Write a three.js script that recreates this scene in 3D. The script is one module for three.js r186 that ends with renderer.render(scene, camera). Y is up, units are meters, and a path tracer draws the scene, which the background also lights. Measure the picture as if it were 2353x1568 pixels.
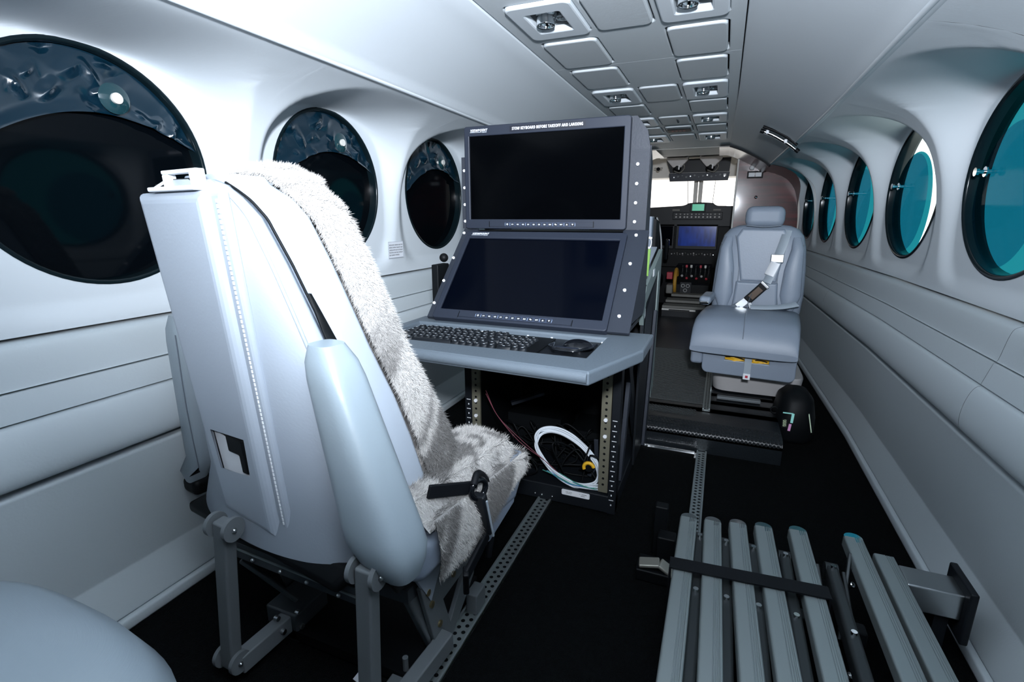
import * as THREE from 'three';
import { RoundedBoxGeometry } from 'three/addons/geometries/RoundedBoxGeometry.js';
import { mergeGeometries } from 'three/addons/utils/BufferGeometryUtils.js';
import { RectAreaLightUniformsLib } from 'three/addons/lights/RectAreaLightUniformsLib.js';

// ------------------------------------------------------------------ camera, sky, light, exposure
const UP = 0.77;                       // camera height above the cabin floor; all builders below measure y from the lens
const scene = new THREE.Scene();
const camera = new THREE.PerspectiveCamera(68.57, 2353 / 1568, 0.02, 200);
camera.position.set(0, UP, 0);
camera.rotation.order = 'YXZ';
camera.rotation.set(-0.24203, 0.39152, 0);
const renderer = new THREE.WebGLRenderer();
renderer.toneMapping = THREE.LinearToneMapping;
renderer.toneMappingExposure = 1.0;
renderer.shadowMap.enabled = true;
scene.background = new THREE.Color(1.0, 0.975, 0.93);      // bright hazy daylight outside the aircraft
scene.backgroundIntensity = 2.2;
RectAreaLightUniformsLib.init();
// the photographer's flash, held just above the lens and tipped up to the left
const flash = new THREE.SpotLight(0xeef5ff, 17, 0, 1.06, 1.0, 2);
flash.position.set(0.06, UP + 0.2, 0.1);
flash.target.position.set(-0.80, UP + 0.9, -2.2);
flash.castShadow = true; flash.shadow.radius = 2.2; flash.shadow.mapSize.set(2048, 2048);
scene.add(flash, flash.target);

// ------------------------------------------------------------------ helpers
let seed = 12345;
const rnd = () => { seed = (seed * 1664525 + 1013904223) >>> 0; return seed / 4294967296; };
const rr = (a, b) => a + (b - a) * rnd();
const V = (x, y, z) => new THREE.Vector3(x, y, z);
const lin = (r, g, b) => new THREE.Color().setRGB(r, g, b);
const clamp = (x, a = 0, b = 1) => Math.min(b, Math.max(a, x));
const smooth = (a, b, x) => { const t = clamp((x - a) / (b - a)); return t * t * (3 - 2 * t); };
const mix = (a, b, t) => a + (b - a) * t;
const used = {};
const numbered = (n) => { used[n] = (used[n] || 0) + 1; return used[n] === 1 ? n : n + '_' + String(used[n] - 1).padStart(3, '0'); };
function interp(xs, ys, x) {
  if (x <= xs[0]) return ys[0];
  for (let i = 1; i < xs.length; i++) if (x <= xs[i]) return mix(ys[i - 1], ys[i], (x - xs[i - 1]) / (xs[i] - xs[i - 1]));
  return ys[ys.length - 1];
}
const clean = (g) => {
  let h = g.index ? g.toNonIndexed() : g;
  for (const k of Object.keys(h.attributes)) if (!['position', 'normal', 'uv'].includes(k)) h.deleteAttribute(k);
  if (!h.attributes.uv) h.setAttribute('uv', new THREE.BufferAttribute(new Float32Array(h.attributes.position.count * 2), 2));
  if (!h.attributes.normal) h.computeVertexNormals();
  return h;
};
const join = (list) => (list.length === 1 ? list[0] : mergeGeometries(list.map(clean)));
function mesh(geo, mat, name, parent) {
  const m = new THREE.Mesh(Array.isArray(geo) ? join(geo) : geo, mat);
  m.name = name; m.castShadow = true; m.receiveShadow = true;
  if (parent) parent.add(m);
  return m;
}
const part = (parent, name, geo, mat, label) => { const m = mesh(geo, mat, name, parent); if (label) m.userData.label = label; return m; };
function settle(g) {            // move a finished thing so that its origin sits at its base, and lift it from lens height to floor height
  const box = new THREE.Box3().setFromObject(g), c = box.getCenter(V(0, 0, 0));
  const b = V(c.x, box.min.y, c.z);
  for (const k of g.children) k.position.sub(b);
  g.position.copy(b).y += UP;
}
function thing(name, label, category, fn, extra = {}) {
  const g = new THREE.Group(); g.name = numbered(name); g.userData = { label, category, ...extra };
  fn(g); settle(g); scene.add(g); return g;
}
const single = (name, label, category, geo, mat, extra = {}) => {
  const g = Array.isArray(geo) ? join(geo) : geo; g.computeBoundingBox();
  const c = g.boundingBox.getCenter(V(0, 0, 0)), y = g.boundingBox.min.y; g.translate(-c.x, -y, -c.z);
  const m = mesh(g, mat, numbered(name)); m.position.set(c.x, y + UP, c.z); m.userData = { label, category, ...extra }; scene.add(m); return m;
};
const struct = (name, label, category, fn) => { const g = thing(name, label, category, fn, { kind: 'structure' }); return g; };
const box = (w, h, d, x = 0, y = 0, z = 0, r = 0) => {
  const g = r > 0 ? new RoundedBoxGeometry(w, h, d, 2, Math.min(r, w / 2.01, h / 2.01, d / 2.01)) : new THREE.BoxGeometry(w, h, d);
  return g.translate(x, y, z);
};
const span = (x0, x1, y0, y1, z0, z1, r = 0) => box(Math.abs(x1 - x0), Math.abs(y1 - y0), Math.abs(z1 - z0), (x0 + x1) / 2, (y0 + y1) / 2, (z0 + z1) / 2, r);
function bar(a, b, w, h, r = 0.002, roll = 0) {          // a rectangular bar from a to b (w across, h up)
  const d = b.clone().sub(a), L = d.length();
  const g = r ? new RoundedBoxGeometry(w, h, L, 2, r) : new THREE.BoxGeometry(w, h, L);
  g.rotateZ(roll);
  const m = new THREE.Matrix4().lookAt(a, b, V(0, Math.abs(d.y / L) > 0.98 ? 0 : 1, Math.abs(d.y / L) > 0.98 ? 1 : 0));
  return g.applyMatrix4(m).translate((a.x + b.x) / 2, (a.y + b.y) / 2, (a.z + b.z) / 2);
}
function rod(a, b, r, n = 12) {
  const d = b.clone().sub(a), L = d.length();
  const g = new THREE.CylinderGeometry(r, r, L, n);
  g.applyQuaternion(new THREE.Quaternion().setFromUnitVectors(V(0, 1, 0), d.normalize()));
  return g.translate((a.x + b.x) / 2, (a.y + b.y) / 2, (a.z + b.z) / 2);
}
const tube = (pts, r, n = 40, k = 7, closed = false) => new THREE.TubeGeometry(new THREE.CatmullRomCurve3(pts, closed), n, r, k, closed);
function loft(rings, capA = true, capB = true, closedRing = true) {   // rings: arrays of Vector3, all the same length
  const n = rings[0].length, pos = [], uv = [], idx = [];
  const cols = closedRing ? n + 1 : n;
  let run = 0;
  rings.forEach((r, i) => {
    if (i) run += r[0].distanceTo(rings[i - 1][0]);
    let s = 0;
    for (let j = 0; j < cols; j++) { const p = r[j % n]; if (j) s += p.distanceTo(r[(j - 1) % n]); pos.push(p.x, p.y, p.z); uv.push(s, run); }
  });
  for (let i = 0; i < rings.length - 1; i++) for (let j = 0; j < cols - 1; j++) {
    const a = i * cols + j, b = a + 1, c = a + cols, d = c + 1; idx.push(a, c, b, b, c, d);
  }
  const cap = (r, base) => {
    const c = r.reduce((s, p) => s.add(p), V(0, 0, 0)).multiplyScalar(1 / n), o = pos.length / 3;
    pos.push(c.x, c.y, c.z); uv.push(0, 0);
    for (let j = 0; j < n; j++) { pos.push(r[j].x, r[j].y, r[j].z); uv.push(0, 0); }
    for (let j = 0; j < n; j++) idx.push(o, o + 1 + j, o + 1 + ((j + 1) % n));
  };
  const g = new THREE.BufferGeometry();
  if (capA) cap(rings[0]); if (capB) cap(rings[rings.length - 1]);
  g.setAttribute('position', new THREE.Float32BufferAttribute(pos, 3)); g.setAttribute('uv', new THREE.Float32BufferAttribute(uv, 2)); g.setIndex(idx);
  g.computeVertexNormals();
  // weld the seam's normals
  if (closedRing) { const N = g.attributes.normal; for (let i = 0; i < rings.length; i++) { const a = i * cols, b = a + n; const v = V(N.getX(a) + N.getX(b), N.getY(a) + N.getY(b), N.getZ(a) + N.getZ(b)).normalize(); N.setXYZ(a, v.x, v.y, v.z); N.setXYZ(b, v.x, v.y, v.z); } }
  return g;
}
const sring = (n, a, b, e, f) => Array.from({ length: n }, (_, i) => {   // superellipse ring; f maps (u, v) to a point
  const t = (i / n) * Math.PI * 2, c = Math.cos(t), s = Math.sin(t);
  return f(a * Math.sign(c) * Math.abs(c) ** (2 / e), b * Math.sign(s) * Math.abs(s) ** (2 / e));
});
function rrShape(w, h, r, cx = 0, cy = 0, T = THREE.Shape) {
  const s = new T(), x = cx - w / 2, y = cy - h / 2;
  s.moveTo(x + r, y); s.lineTo(x + w - r, y); s.absarc(x + w - r, y + r, r, -Math.PI / 2, 0);
  s.lineTo(x + w, y + h - r); s.absarc(x + w - r, y + h - r, r, 0, Math.PI / 2);
  s.lineTo(x + r, y + h); s.absarc(x + r, y + h - r, r, Math.PI / 2, Math.PI);
  s.lineTo(x, y + r); s.absarc(x + r, y + r, r, Math.PI, Math.PI * 1.5);
  return s;
}
const extr = (shape, depth, bevel = 0, o = {}) => new THREE.ExtrudeGeometry(shape, { depth, bevelEnabled: bevel > 0, bevelThickness: bevel, bevelSize: bevel, bevelSegments: 2, curveSegments: 8, ...o });
const poly = (pts) => new THREE.Shape(pts.map((p) => new THREE.Vector2(p[0], p[1])));

// textures
function hash(x, y) { const s = Math.sin(x * 127.1 + y * 311.7) * 43758.5453; return s - Math.floor(s); }
function vnoise(x, y, p) { const xi = Math.floor(x), yi = Math.floor(y), f = x - xi, g = y - yi, u = f * f * (3 - 2 * f), v = g * g * (3 - 2 * g); const w = (a) => ((a % p) + p) % p; return mix(mix(hash(w(xi), w(yi)), hash(w(xi + 1), w(yi)), u), mix(hash(w(xi), w(yi + 1)), hash(w(xi + 1), w(yi + 1)), u), v); }
function dataTex(n, fn, srgb = false, rep = 1) {
  const d = new Uint8Array(n * n * 4);
  for (let j = 0; j < n; j++) for (let i = 0; i < n; i++) { const c = fn(i / n, j / n), k = (j * n + i) * 4; if (typeof c === 'number') { d[k] = d[k + 1] = d[k + 2] = clamp(c) * 255; } else { d[k] = clamp(c[0]) * 255; d[k + 1] = clamp(c[1]) * 255; d[k + 2] = clamp(c[2]) * 255; } d[k + 3] = 255; }
  const t = new THREE.DataTexture(d, n, n); t.wrapS = t.wrapT = THREE.RepeatWrapping; t.magFilter = THREE.LinearFilter; t.repeat.set(rep, rep);
  if (srgb) t.colorSpace = THREE.SRGBColorSpace; t.needsUpdate = true; return t;
}
const grainBump = dataTex(256, (u, v) => 0.5 * vnoise(u * 64, v * 64, 64) + 0.3 * vnoise(u * 128, v * 128, 128) + 0.2 * vnoise(u * 24, v * 24, 24), false, 5);
const carpetBump = dataTex(256, (u, v) => 0.6 * vnoise(u * 110, v * 110, 110) + 0.4 * hash(Math.floor(u * 256), Math.floor(v * 256)), false, 3);
const carpetMap = dataTex(256, (u, v) => { const k = 0.55 + 0.45 * hash(Math.floor(u * 256), Math.floor(v * 256)) * (0.5 + vnoise(u * 30, v * 30, 30)); return [0.055 * k, 0.066 * k, 0.07 * k]; }, true, 2.2);
function canvasTex(w, h, draw) { const c = document.createElement('canvas'); c.width = w; c.height = h; const x = c.getContext('2d'); draw(x, w, h); const t = new THREE.CanvasTexture(c); t.colorSpace = THREE.SRGBColorSpace; return t; }
const std = (c, rough = 0.6, o = {}) => new THREE.MeshStandardMaterial({ color: c, roughness: rough, ...o });
const phys = (c, rough, o = {}) => new THREE.MeshPhysicalMaterial({ color: c, roughness: rough, ...o });

const M = {
  lining: std(lin(0.64, 0.69, 0.73), 0.55, { bumpMap: grainBump, bumpScale: 0.00007 }),
  sidewall: std(lin(0.52, 0.575, 0.605), 0.55, { bumpMap: grainBump, bumpScale: 0.00018 }),
  ceiling: std(lin(0.57, 0.615, 0.64), 0.5, { bumpMap: grainBump, bumpScale: 0.00012 }),
  tile: std(lin(0.55, 0.59, 0.615), 0.5, { bumpMap: grainBump, bumpScale: 0.00012 }),
  tileLip: std(lin(0.66, 0.71, 0.75), 0.4),
  leather: std(lin(0.20, 0.24, 0.30), 0.45, { bumpMap: grainBump, bumpScale: 0.00018 }),
  leatherPale: std(lin(0.345, 0.39, 0.45), 0.42, { bumpMap: grainBump, bumpScale: 0.00014 }),
  leatherDark: std(lin(0.16, 0.19, 0.23), 0.5, { bumpMap: grainBump, bumpScale: 0.00014 }),
  leatherArm: std(lin(0.27, 0.325, 0.365), 0.38, { bumpMap: grainBump, bumpScale: 0.00012 }),
  thread: std(lin(0.8, 0.82, 0.84), 0.6),
  carpet: phys(0xffffff, 1, { specularIntensity: 0.12, map: carpetMap, bumpMap: carpetBump, bumpScale: 0.002 }),
  rubber: std(lin(0.008, 0.011, 0.014), 0.35, { bumpMap: carpetBump, bumpScale: 0.0006 }),
  rubberRib: std(lin(0.05, 0.055, 0.055), 0.6),
  black: phys(lin(0.004, 0.005, 0.006), 0.5, { specularIntensity: 0.3 }),
  blackGloss: phys(lin(0.004, 0.005, 0.007), 0.12),
  blackMetal: phys(lin(0.008, 0.010, 0.013), 0.45, { specularIntensity: 0.5 }),
  consolePaint: phys(lin(0.022, 0.027, 0.038), 0.5, { specularIntensity: 0.6, bumpMap: carpetBump, bumpScale: 0.0002 }),
  bezel: phys(lin(0.018, 0.023, 0.036), 0.45, { specularIntensity: 0.6 }),
  tablePaint: std(lin(0.10, 0.125, 0.15), 0.42, { bumpMap: carpetBump, bumpScale: 0.0003 }),
  screen: phys(lin(0.0006, 0.0008, 0.0012), 0.12, { specularIntensity: 0.12 }),
  screenBlue: phys(lin(0.0006, 0.0012, 0.0036), 0.12, { specularIntensity: 0.15 }),
  steel: std(lin(0.55, 0.57, 0.58), 0.28, { metalness: 1 }),
  chrome: std(lin(0.82, 0.84, 0.85), 0.08, { metalness: 1 }),
  aluminium: std(lin(0.37, 0.42, 0.425), 0.4, { metalness: 0.75 }),
  aluminiumDark: std(lin(0.06, 0.068, 0.072), 0.4, { metalness: 0.7 }),
  grayPaint: std(lin(0.125, 0.14, 0.15), 0.5),
  grayDark: std(lin(0.045, 0.052, 0.058), 0.5),
  rackStrip: std(lin(0.24, 0.23, 0.17), 0.4, { metalness: 0.5 }),
  white: std(lin(0.8, 0.82, 0.85), 0.45),
  cream: std(lin(0.72, 0.70, 0.66), 0.55),
  plastic: std(lin(0.46, 0.45, 0.45), 0.5),
  yellow: std(lin(0.75, 0.42, 0.02), 0.5),
  red: std(lin(0.45, 0.03, 0.05), 0.5),
  amber: std(lin(0.5, 0.26, 0.03), 0.5),
  pewter: std(lin(0.17, 0.165, 0.15), 0.55),
  webbing: std(lin(0.30, 0.35, 0.40), 0.5),
  webDark: phys(lin(0.005, 0.006, 0.008), 0.5, { specularIntensity: 0.4 }),
  wireWhite: std(lin(0.78, 0.84, 0.9), 0.4),
};

// ------------------------------------------------------------------ the cabin shell
const XC = -0.2565;                        // centre line of the cabin
const Z0 = 2.6, ZF = -3.95;               // aft bulkhead, forward partition
const taper = (w, z) => w * (1 - 0.0447 * Math.max(0, -z - 2));   // the fuselage narrows towards the nose
const px = (side, w, z) => XC + side * taper(w, z);
function sweep(pts, side, zs) {            // pts: [w, y] from bottom to top
  const pos = [], uv = [], idx = [], n = pts.length; let s = 0;
  const ss = pts.map((p, i) => { if (i) s += Math.hypot(p[0] - pts[i - 1][0], p[1] - pts[i - 1][1]); return s; });
  for (const z of zs) pts.forEach((p, i) => { pos.push(px(side, p[0], z), p[1], z); uv.push(ss[i], z); });
  for (let i = 0; i < zs.length - 1; i++) for (let j = 0; j < n - 1; j++) { const a = i * n + j, b = a + 1, c = a + n, d = c + 1; side > 0 ? idx.push(a, b, c, b, d, c) : idx.push(a, c, b, b, c, d); }
  const g = new THREE.BufferGeometry(); g.setAttribute('position', new THREE.Float32BufferAttribute(pos, 3)); g.setAttribute('uv', new THREE.Float32BufferAttribute(uv, 2)); g.setIndex(idx);
  g.computeVertexNormals(); return g;
}
function bez(list, n) {                    // smooth a polyline of [w, y]
  const c = new THREE.CatmullRomCurve3(list.map((p) => V(p[0], p[1], 0)), false, 'centripetal');
  return c.getPoints(n).map((p) => [p.x, p.y]);
}
const ZS = [Z0, -1, -2, -3, ZF];
const strips = {                           // lower wall, one strip per trim piece (gaps between them read as the dark seams)
  baseboard: [[0.752, -0.77], [0.728, -0.77], [0.726, -0.765], [0.726, -0.75], [0.73, -0.745], [0.752, -0.744]],
  skirt_panel: [[0.752, -0.7435], [0.736, -0.7430], [0.7355, -0.7405], [0.7365, -0.736], [0.7605, -0.667], [0.7612, -0.6625], [0.7605, -0.658], [0.752, -0.54], [0.742, -0.438], [0.743, -0.433], [0.747, -0.430], [0.795, -0.429]],
  padded_rail: bez([[0.795, -0.4175], [0.735, -0.416], [0.727, -0.405], [0.724, -0.385], [0.728, -0.35], [0.737, -0.325], [0.744, -0.3190], [0.785, -0.3185]], 30),
  trim_band: [[0.785, -0.3152], [0.7465, -0.3152], [0.7455, -0.3145], [0.757, -0.271], [0.759, -0.2708], [0.79, -0.2707]],
  ledge_panel: bez([[0.79, -0.2675], [0.760, -0.2675], [0.762, -0.265], [0.770, -0.22], [0.775, -0.204], [0.783, -0.198], [0.796, -0.1955], [0.835, -0.195]], 24),
};
// the window band: t runs up the wall; U is the curved pillar surface, N the flat niche behind it
const TT = [-0.18, -0.08, 0, 0.1, 0.2, 0.27, 0.31, 0.34, 0.36];
const UW = [0.792, 0.79, 0.786, 0.771, 0.738, 0.692, 0.642, 0.578, 0.525], UY = [-0.19, -0.08, 0, 0.098, 0.19, 0.243, 0.272, 0.293, 0.305];
const uCurveW = new THREE.CatmullRomCurve3(TT.map((t, i) => V(t, UW[i], 0)), false, 'centripetal').getPoints(200), uCurveY = new THREE.CatmullRomCurve3(TT.map((t, i) => V(t, UY[i], 0)), false, 'centripetal').getPoints(200);
const uw = (t) => interp(uCurveW.map((p) => p.x), uCurveW.map((p) => p.y), t), uy = (t) => interp(uCurveY.map((p) => p.x), uCurveY.map((p) => p.y), t);
const uwT = [], uyT = []; for (let i = 0; i <= 300; i++) { uwT.push(uw(-0.18 + 0.54 * i / 300)); uyT.push(uy(-0.18 + 0.54 * i / 300)); }
const look = (T, t) => { const k = clamp((t + 0.18) / 0.54) * 300, i = Math.min(299, Math.floor(k)); return mix(T[i], T[i + 1], k - i); };
const NW = 0.806;
const ny = (t) => (t < 0 ? t * 0.19 / 0.18 : t * 0.955), nyInv = (y) => (y < 0 ? y * 0.18 / 0.19 : y / 0.955);
function bandPoint(side, z, t, win) {
  let m = 0;
  if (win) { const d = (Math.abs((z - win.z) / win.a) ** 3.2 + Math.abs((t - 0.07) / 0.268) ** 3.2) ** (1 / 3.2); m = (1 - smooth(0.88, 1.08, d)) * smooth(-0.176, -0.13, t); }
  const w = mix(look(uwT, t), NW, m), y = mix(look(uyT, t), ny(t), m);
  return [px(side, w, z), y, z];
}
function windowCell(side, win, z0, z1) {
  const t0 = -0.18, t1 = 0.36, B = [], e = 26;
  for (let i = 0; i < e; i++) B.push([mix(z0, z1, i / e), t0]);
  for (let i = 0; i < e; i++) B.push([z1, mix(t0, t1, i / e)]);
  for (let i = 0; i < e; i++) B.push([mix(z1, z0, i / e), t1]);
  for (let i = 0; i < e; i++) B.push([z0, mix(t1, t0, i / e)]);
  const n = B.length, R = 22, pos = [], uv = [], idx = [];
  for (let r = 0; r <= R; r++) for (let j = 0; j <= n; j++) {
    const b = B[j % n], an = Math.atan2((b[1] - win.y) / win.ry, (b[0] - win.z) / win.rx), k = r / R;
    const ez = win.z + Math.cos(an) * win.rx, et = nyInv(win.y + Math.sin(an) * win.ry);
    const p = bandPoint(side, mix(ez, b[0], k), mix(et, b[1], k), win); pos.push(...p); uv.push(mix(et, b[1], k), mix(ez, b[0], k));
  }
  for (let r = 0; r < R; r++) for (let j = 0; j < n; j++) { const a = r * (n + 1) + j, c = a + n + 1; idx.push(a, a + 1, c, a + 1, c + 1, c); }
  const g = new THREE.BufferGeometry(); g.setAttribute('position', new THREE.Float32BufferAttribute(pos, 3)); g.setAttribute('uv', new THREE.Float32BufferAttribute(uv, 2)); g.setIndex(idx);
  g.computeVertexNormals();
  return g;
}
function plainBand(side, z0, z1) { const pts = []; for (let i = 0; i <= 40; i++) { const t = -0.18 + 0.54 * i / 40; pts.push([look(uwT, t), look(uyT, t)]); } return sweep(pts, side, [z0, (z0 + z1) / 2, z1]); }
function outerCell(side, win, z0, z1) {     // the fuselage skin outside, with the same opening
  const s = new THREE.Shape([[z0, -0.2], [z1, -0.2], [z1, 0.4], [z0, 0.4]].map((p) => new THREE.Vector2(...p)));
  const h = new THREE.Path(); h.absellipse(win.z, win.y, win.rx + 0.004, win.ry + 0.004, 0, Math.PI * 2); s.holes.push(h);
  const g = extr(s, 0.012, 0, { curveSegments: 48 });
  const p = g.attributes.position; for (let i = 0; i < p.count; i++) { const z = p.getX(i), y = p.getY(i), d = p.getZ(i); p.setXYZ(i, px(side, 0.838 + d, z), y, z); }
  g.computeVertexNormals(); return g;
}
const winL = [-0.60, -1.204, -1.785, -2.37].map((z) => ({ z, y: 0.087, rx: 0.209, ry: 0.206, a: 0.268 }));
const winR = [-1.395, -2.03, -2.61, -3.19, -3.70].map((z, i) => ({ z, y: 0.085, rx: [0.245, 0.235, 0.228, 0.226, 0.215][i], ry: 0.212, a: [0.285, 0.275, 0.268, 0.26, 0.242][i] }));
const cellsL = [[-0.02, -0.902], [-0.902, -1.495], [-1.495, -2.078], [-2.078, -2.66]];
const cellsR = [[-1.08, -1.713], [-1.713, -2.32], [-2.32, -2.90], [-2.90, -3.446], [-3.446, -3.949]];
const innerTop = [[0.525, 0.305], [0.516, 0.3036], [0.507, 0.3062], [0.499, 0.312], [0.490, 0.3205], [0.478, 0.3295], [0.42, 0.362], [0.34, 0.400], [0.30, 0.415], [0.264, 0.4265], [0.262, 0.432], [0.262, 0.46]];
function buildWall(side, name, label, wins, cells) {
  struct(name, label, 'wall', (g) => {
    for (const [k, pts] of Object.entries(strips)) {
      const cuts = side > 0 ? [Z0, -1.2, -2.62, ZF] : [Z0, -1.72, ZF];     // butt joints of the trim lengths
      if (k === 'baseboard' || k === 'skirt_panel') { part(g, k, sweep(pts, side, ZS), M.sidewall); continue; }
      for (let i = 0; i < cuts.length - 1; i++) { const a = cuts[i] - (i ? 0.0012 : 0), b = cuts[i + 1]; part(g, k, sweep(pts, side, [a, (a + b) / 2, b]), M.sidewall); }
    }
    const lining = wins.map((w, i) => windowCell(side, w, cells[i][0], cells[i][1]));
    lining.push(plainBand(side, Z0, cells[0][0]));
    if (cells[cells.length - 1][1] > ZF + 0.01) lining.push(plainBand(side, cells[cells.length - 1][1], ZF));
    part(g, 'window_lining', lining, M.lining);
    const skin = wins.map((w, i) => outerCell(side, w, cells[i][0], cells[i][1]));
    const slab = (z0, z1, y0, y1) => { const o = extr(poly([[z0, y0], [z1, y0], [z1, y1], [z0, y1]]), 0.05); const p = o.attributes.position; for (let i = 0; i < p.count; i++) { const z = p.getX(i), y = p.getY(i), d = p.getZ(i); p.setXYZ(i, px(side, 0.824 + d, z), y, z); } o.computeVertexNormals(); return o; };
    skin.push(slab(Z0, cells[0][0], -0.2, 0.4), slab(cells[cells.length - 1][1], ZF - 0.02, -0.2, 0.4));
    for (let i = 0; i < 4; i++) skin.push(slab(ZS[i], ZS[i + 1] - (i === 3 ? 0.02 : 0), -0.82, -0.19));
    part(g, 'fuselage_skin', skin, M.grayDark);
  });
}
buildWall(-1, 'wall_left', 'brightly lit pale left cabin wall with round windows behind the operator seat', winL, cellsL);
buildWall(1, 'wall_right', 'grey right cabin wall with a row of oval windows above padded trim', winR, cellsR);
for (const side of [-1, 1]) struct(side < 0 ? 'trim_1' : 'trim_2', side < 0 ? 'curved ceiling lining above the left windows' : 'curved ceiling lining above the right windows', 'trim', (g) => {
  part(g, 'ceiling_lining', sweep(innerTop, side, ZS), M.lining);
  part(g, 'crease_bead', tube([Z0, -1, -2, -3, -3.46].map((z) => V(px(side, 0.5105, z), 0.3085, z)), 0.0062, 60, 8), M.tileLip);
  const o = []; for (let i = 0; i < 4; i++) o.push(sweep([[0.87, 0.38], [0.80, 0.47], [0.2, 0.56], [0, 0.56], [0, 0.545], [0.2, 0.545], [0.79, 0.46], [0.86, 0.375]], side, [ZS[i], ZS[i + 1]]));
  part(g, 'roof_skin', o, M.grayDark);
});
// floor
struct('floor', 'black carpeted cabin floor', 'floor', (g) => {
  part(g, 'carpet', (() => { const b = span(XC - 0.86, XC + 0.86, -0.80, -0.77, Z0, -5.4); const u = b.attributes.uv, p = b.attributes.position; for (let i = 0; i < u.count; i++) u.setXY(i, p.getX(i) * 2, p.getZ(i) * 2); return b; })(), M.carpet);
});
struct('wall_back', 'plain rear cabin bulkhead behind the camera', 'wall', (g) => part(g, 'bulkhead', span(XC - 0.9, XC + 0.9, -0.8, 0.57, Z0, Z0 + 0.03), M.grayDark));

// windows
const pane = {
  dark: phys(lin(0.0012, 0.0022, 0.0034), 0.05, { specularIntensity: 0.45 }),
  film: phys(lin(0.002, 0.016, 0.03), 0.16, { clearcoat: 1, clearcoatRoughness: 0.2, side: THREE.DoubleSide }),
  clear: phys(lin(0.80, 0.95, 0.95), 0.02, { transmission: 1, thickness: 0, ior: 1.1, specularIntensity: 0.25 }),
  rim: phys(lin(0.004, 0.010, 0.013), 0.2, { specularIntensity: 0.6 }),
  knob: std(lin(0.75, 0.74, 0.7), 0.35),
  washer: phys(lin(0.01, 0.04, 0.05), 0.08, { clearcoat: 1 }),
};
pane.teal = phys(lin(0.008, 0.13, 0.165), 0.05, { transmission: 1, thickness: 0, ior: 1.1, specularIntensity: 0.25 });
pane.blue = phys(lin(0.30, 0.52, 0.66), 0.05, { transmission: 1, thickness: 0, ior: 1.1, specularIntensity: 0.25 });
function ringTunnel(rx, ry, d0, d1, lip) {      // gasket tunnel in local (z across, y up, x outwards)
  const n = 72, R = [];
  for (const [o, d] of [[0.004, d0], [-lip * 0.4, d0 - 0.003], [-lip, d0 + 0.003], [-lip, d1]]) R.push(Array.from({ length: n }, (_, i) => { const t = i / n * Math.PI * 2; return V(d, Math.sin(t) * (ry + o), Math.cos(t) * (rx + o)); }));
  return loft(R, false, false);
}
const discGeo = (rx, ry, x, cy = 0, cz = 0) => { const g = new THREE.CircleGeometry(1, 64); g.scale(rx, ry, 1); g.rotateY(Math.PI / 2); return g.translate(x, cy, cz); };
let winNo = 0;
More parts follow.
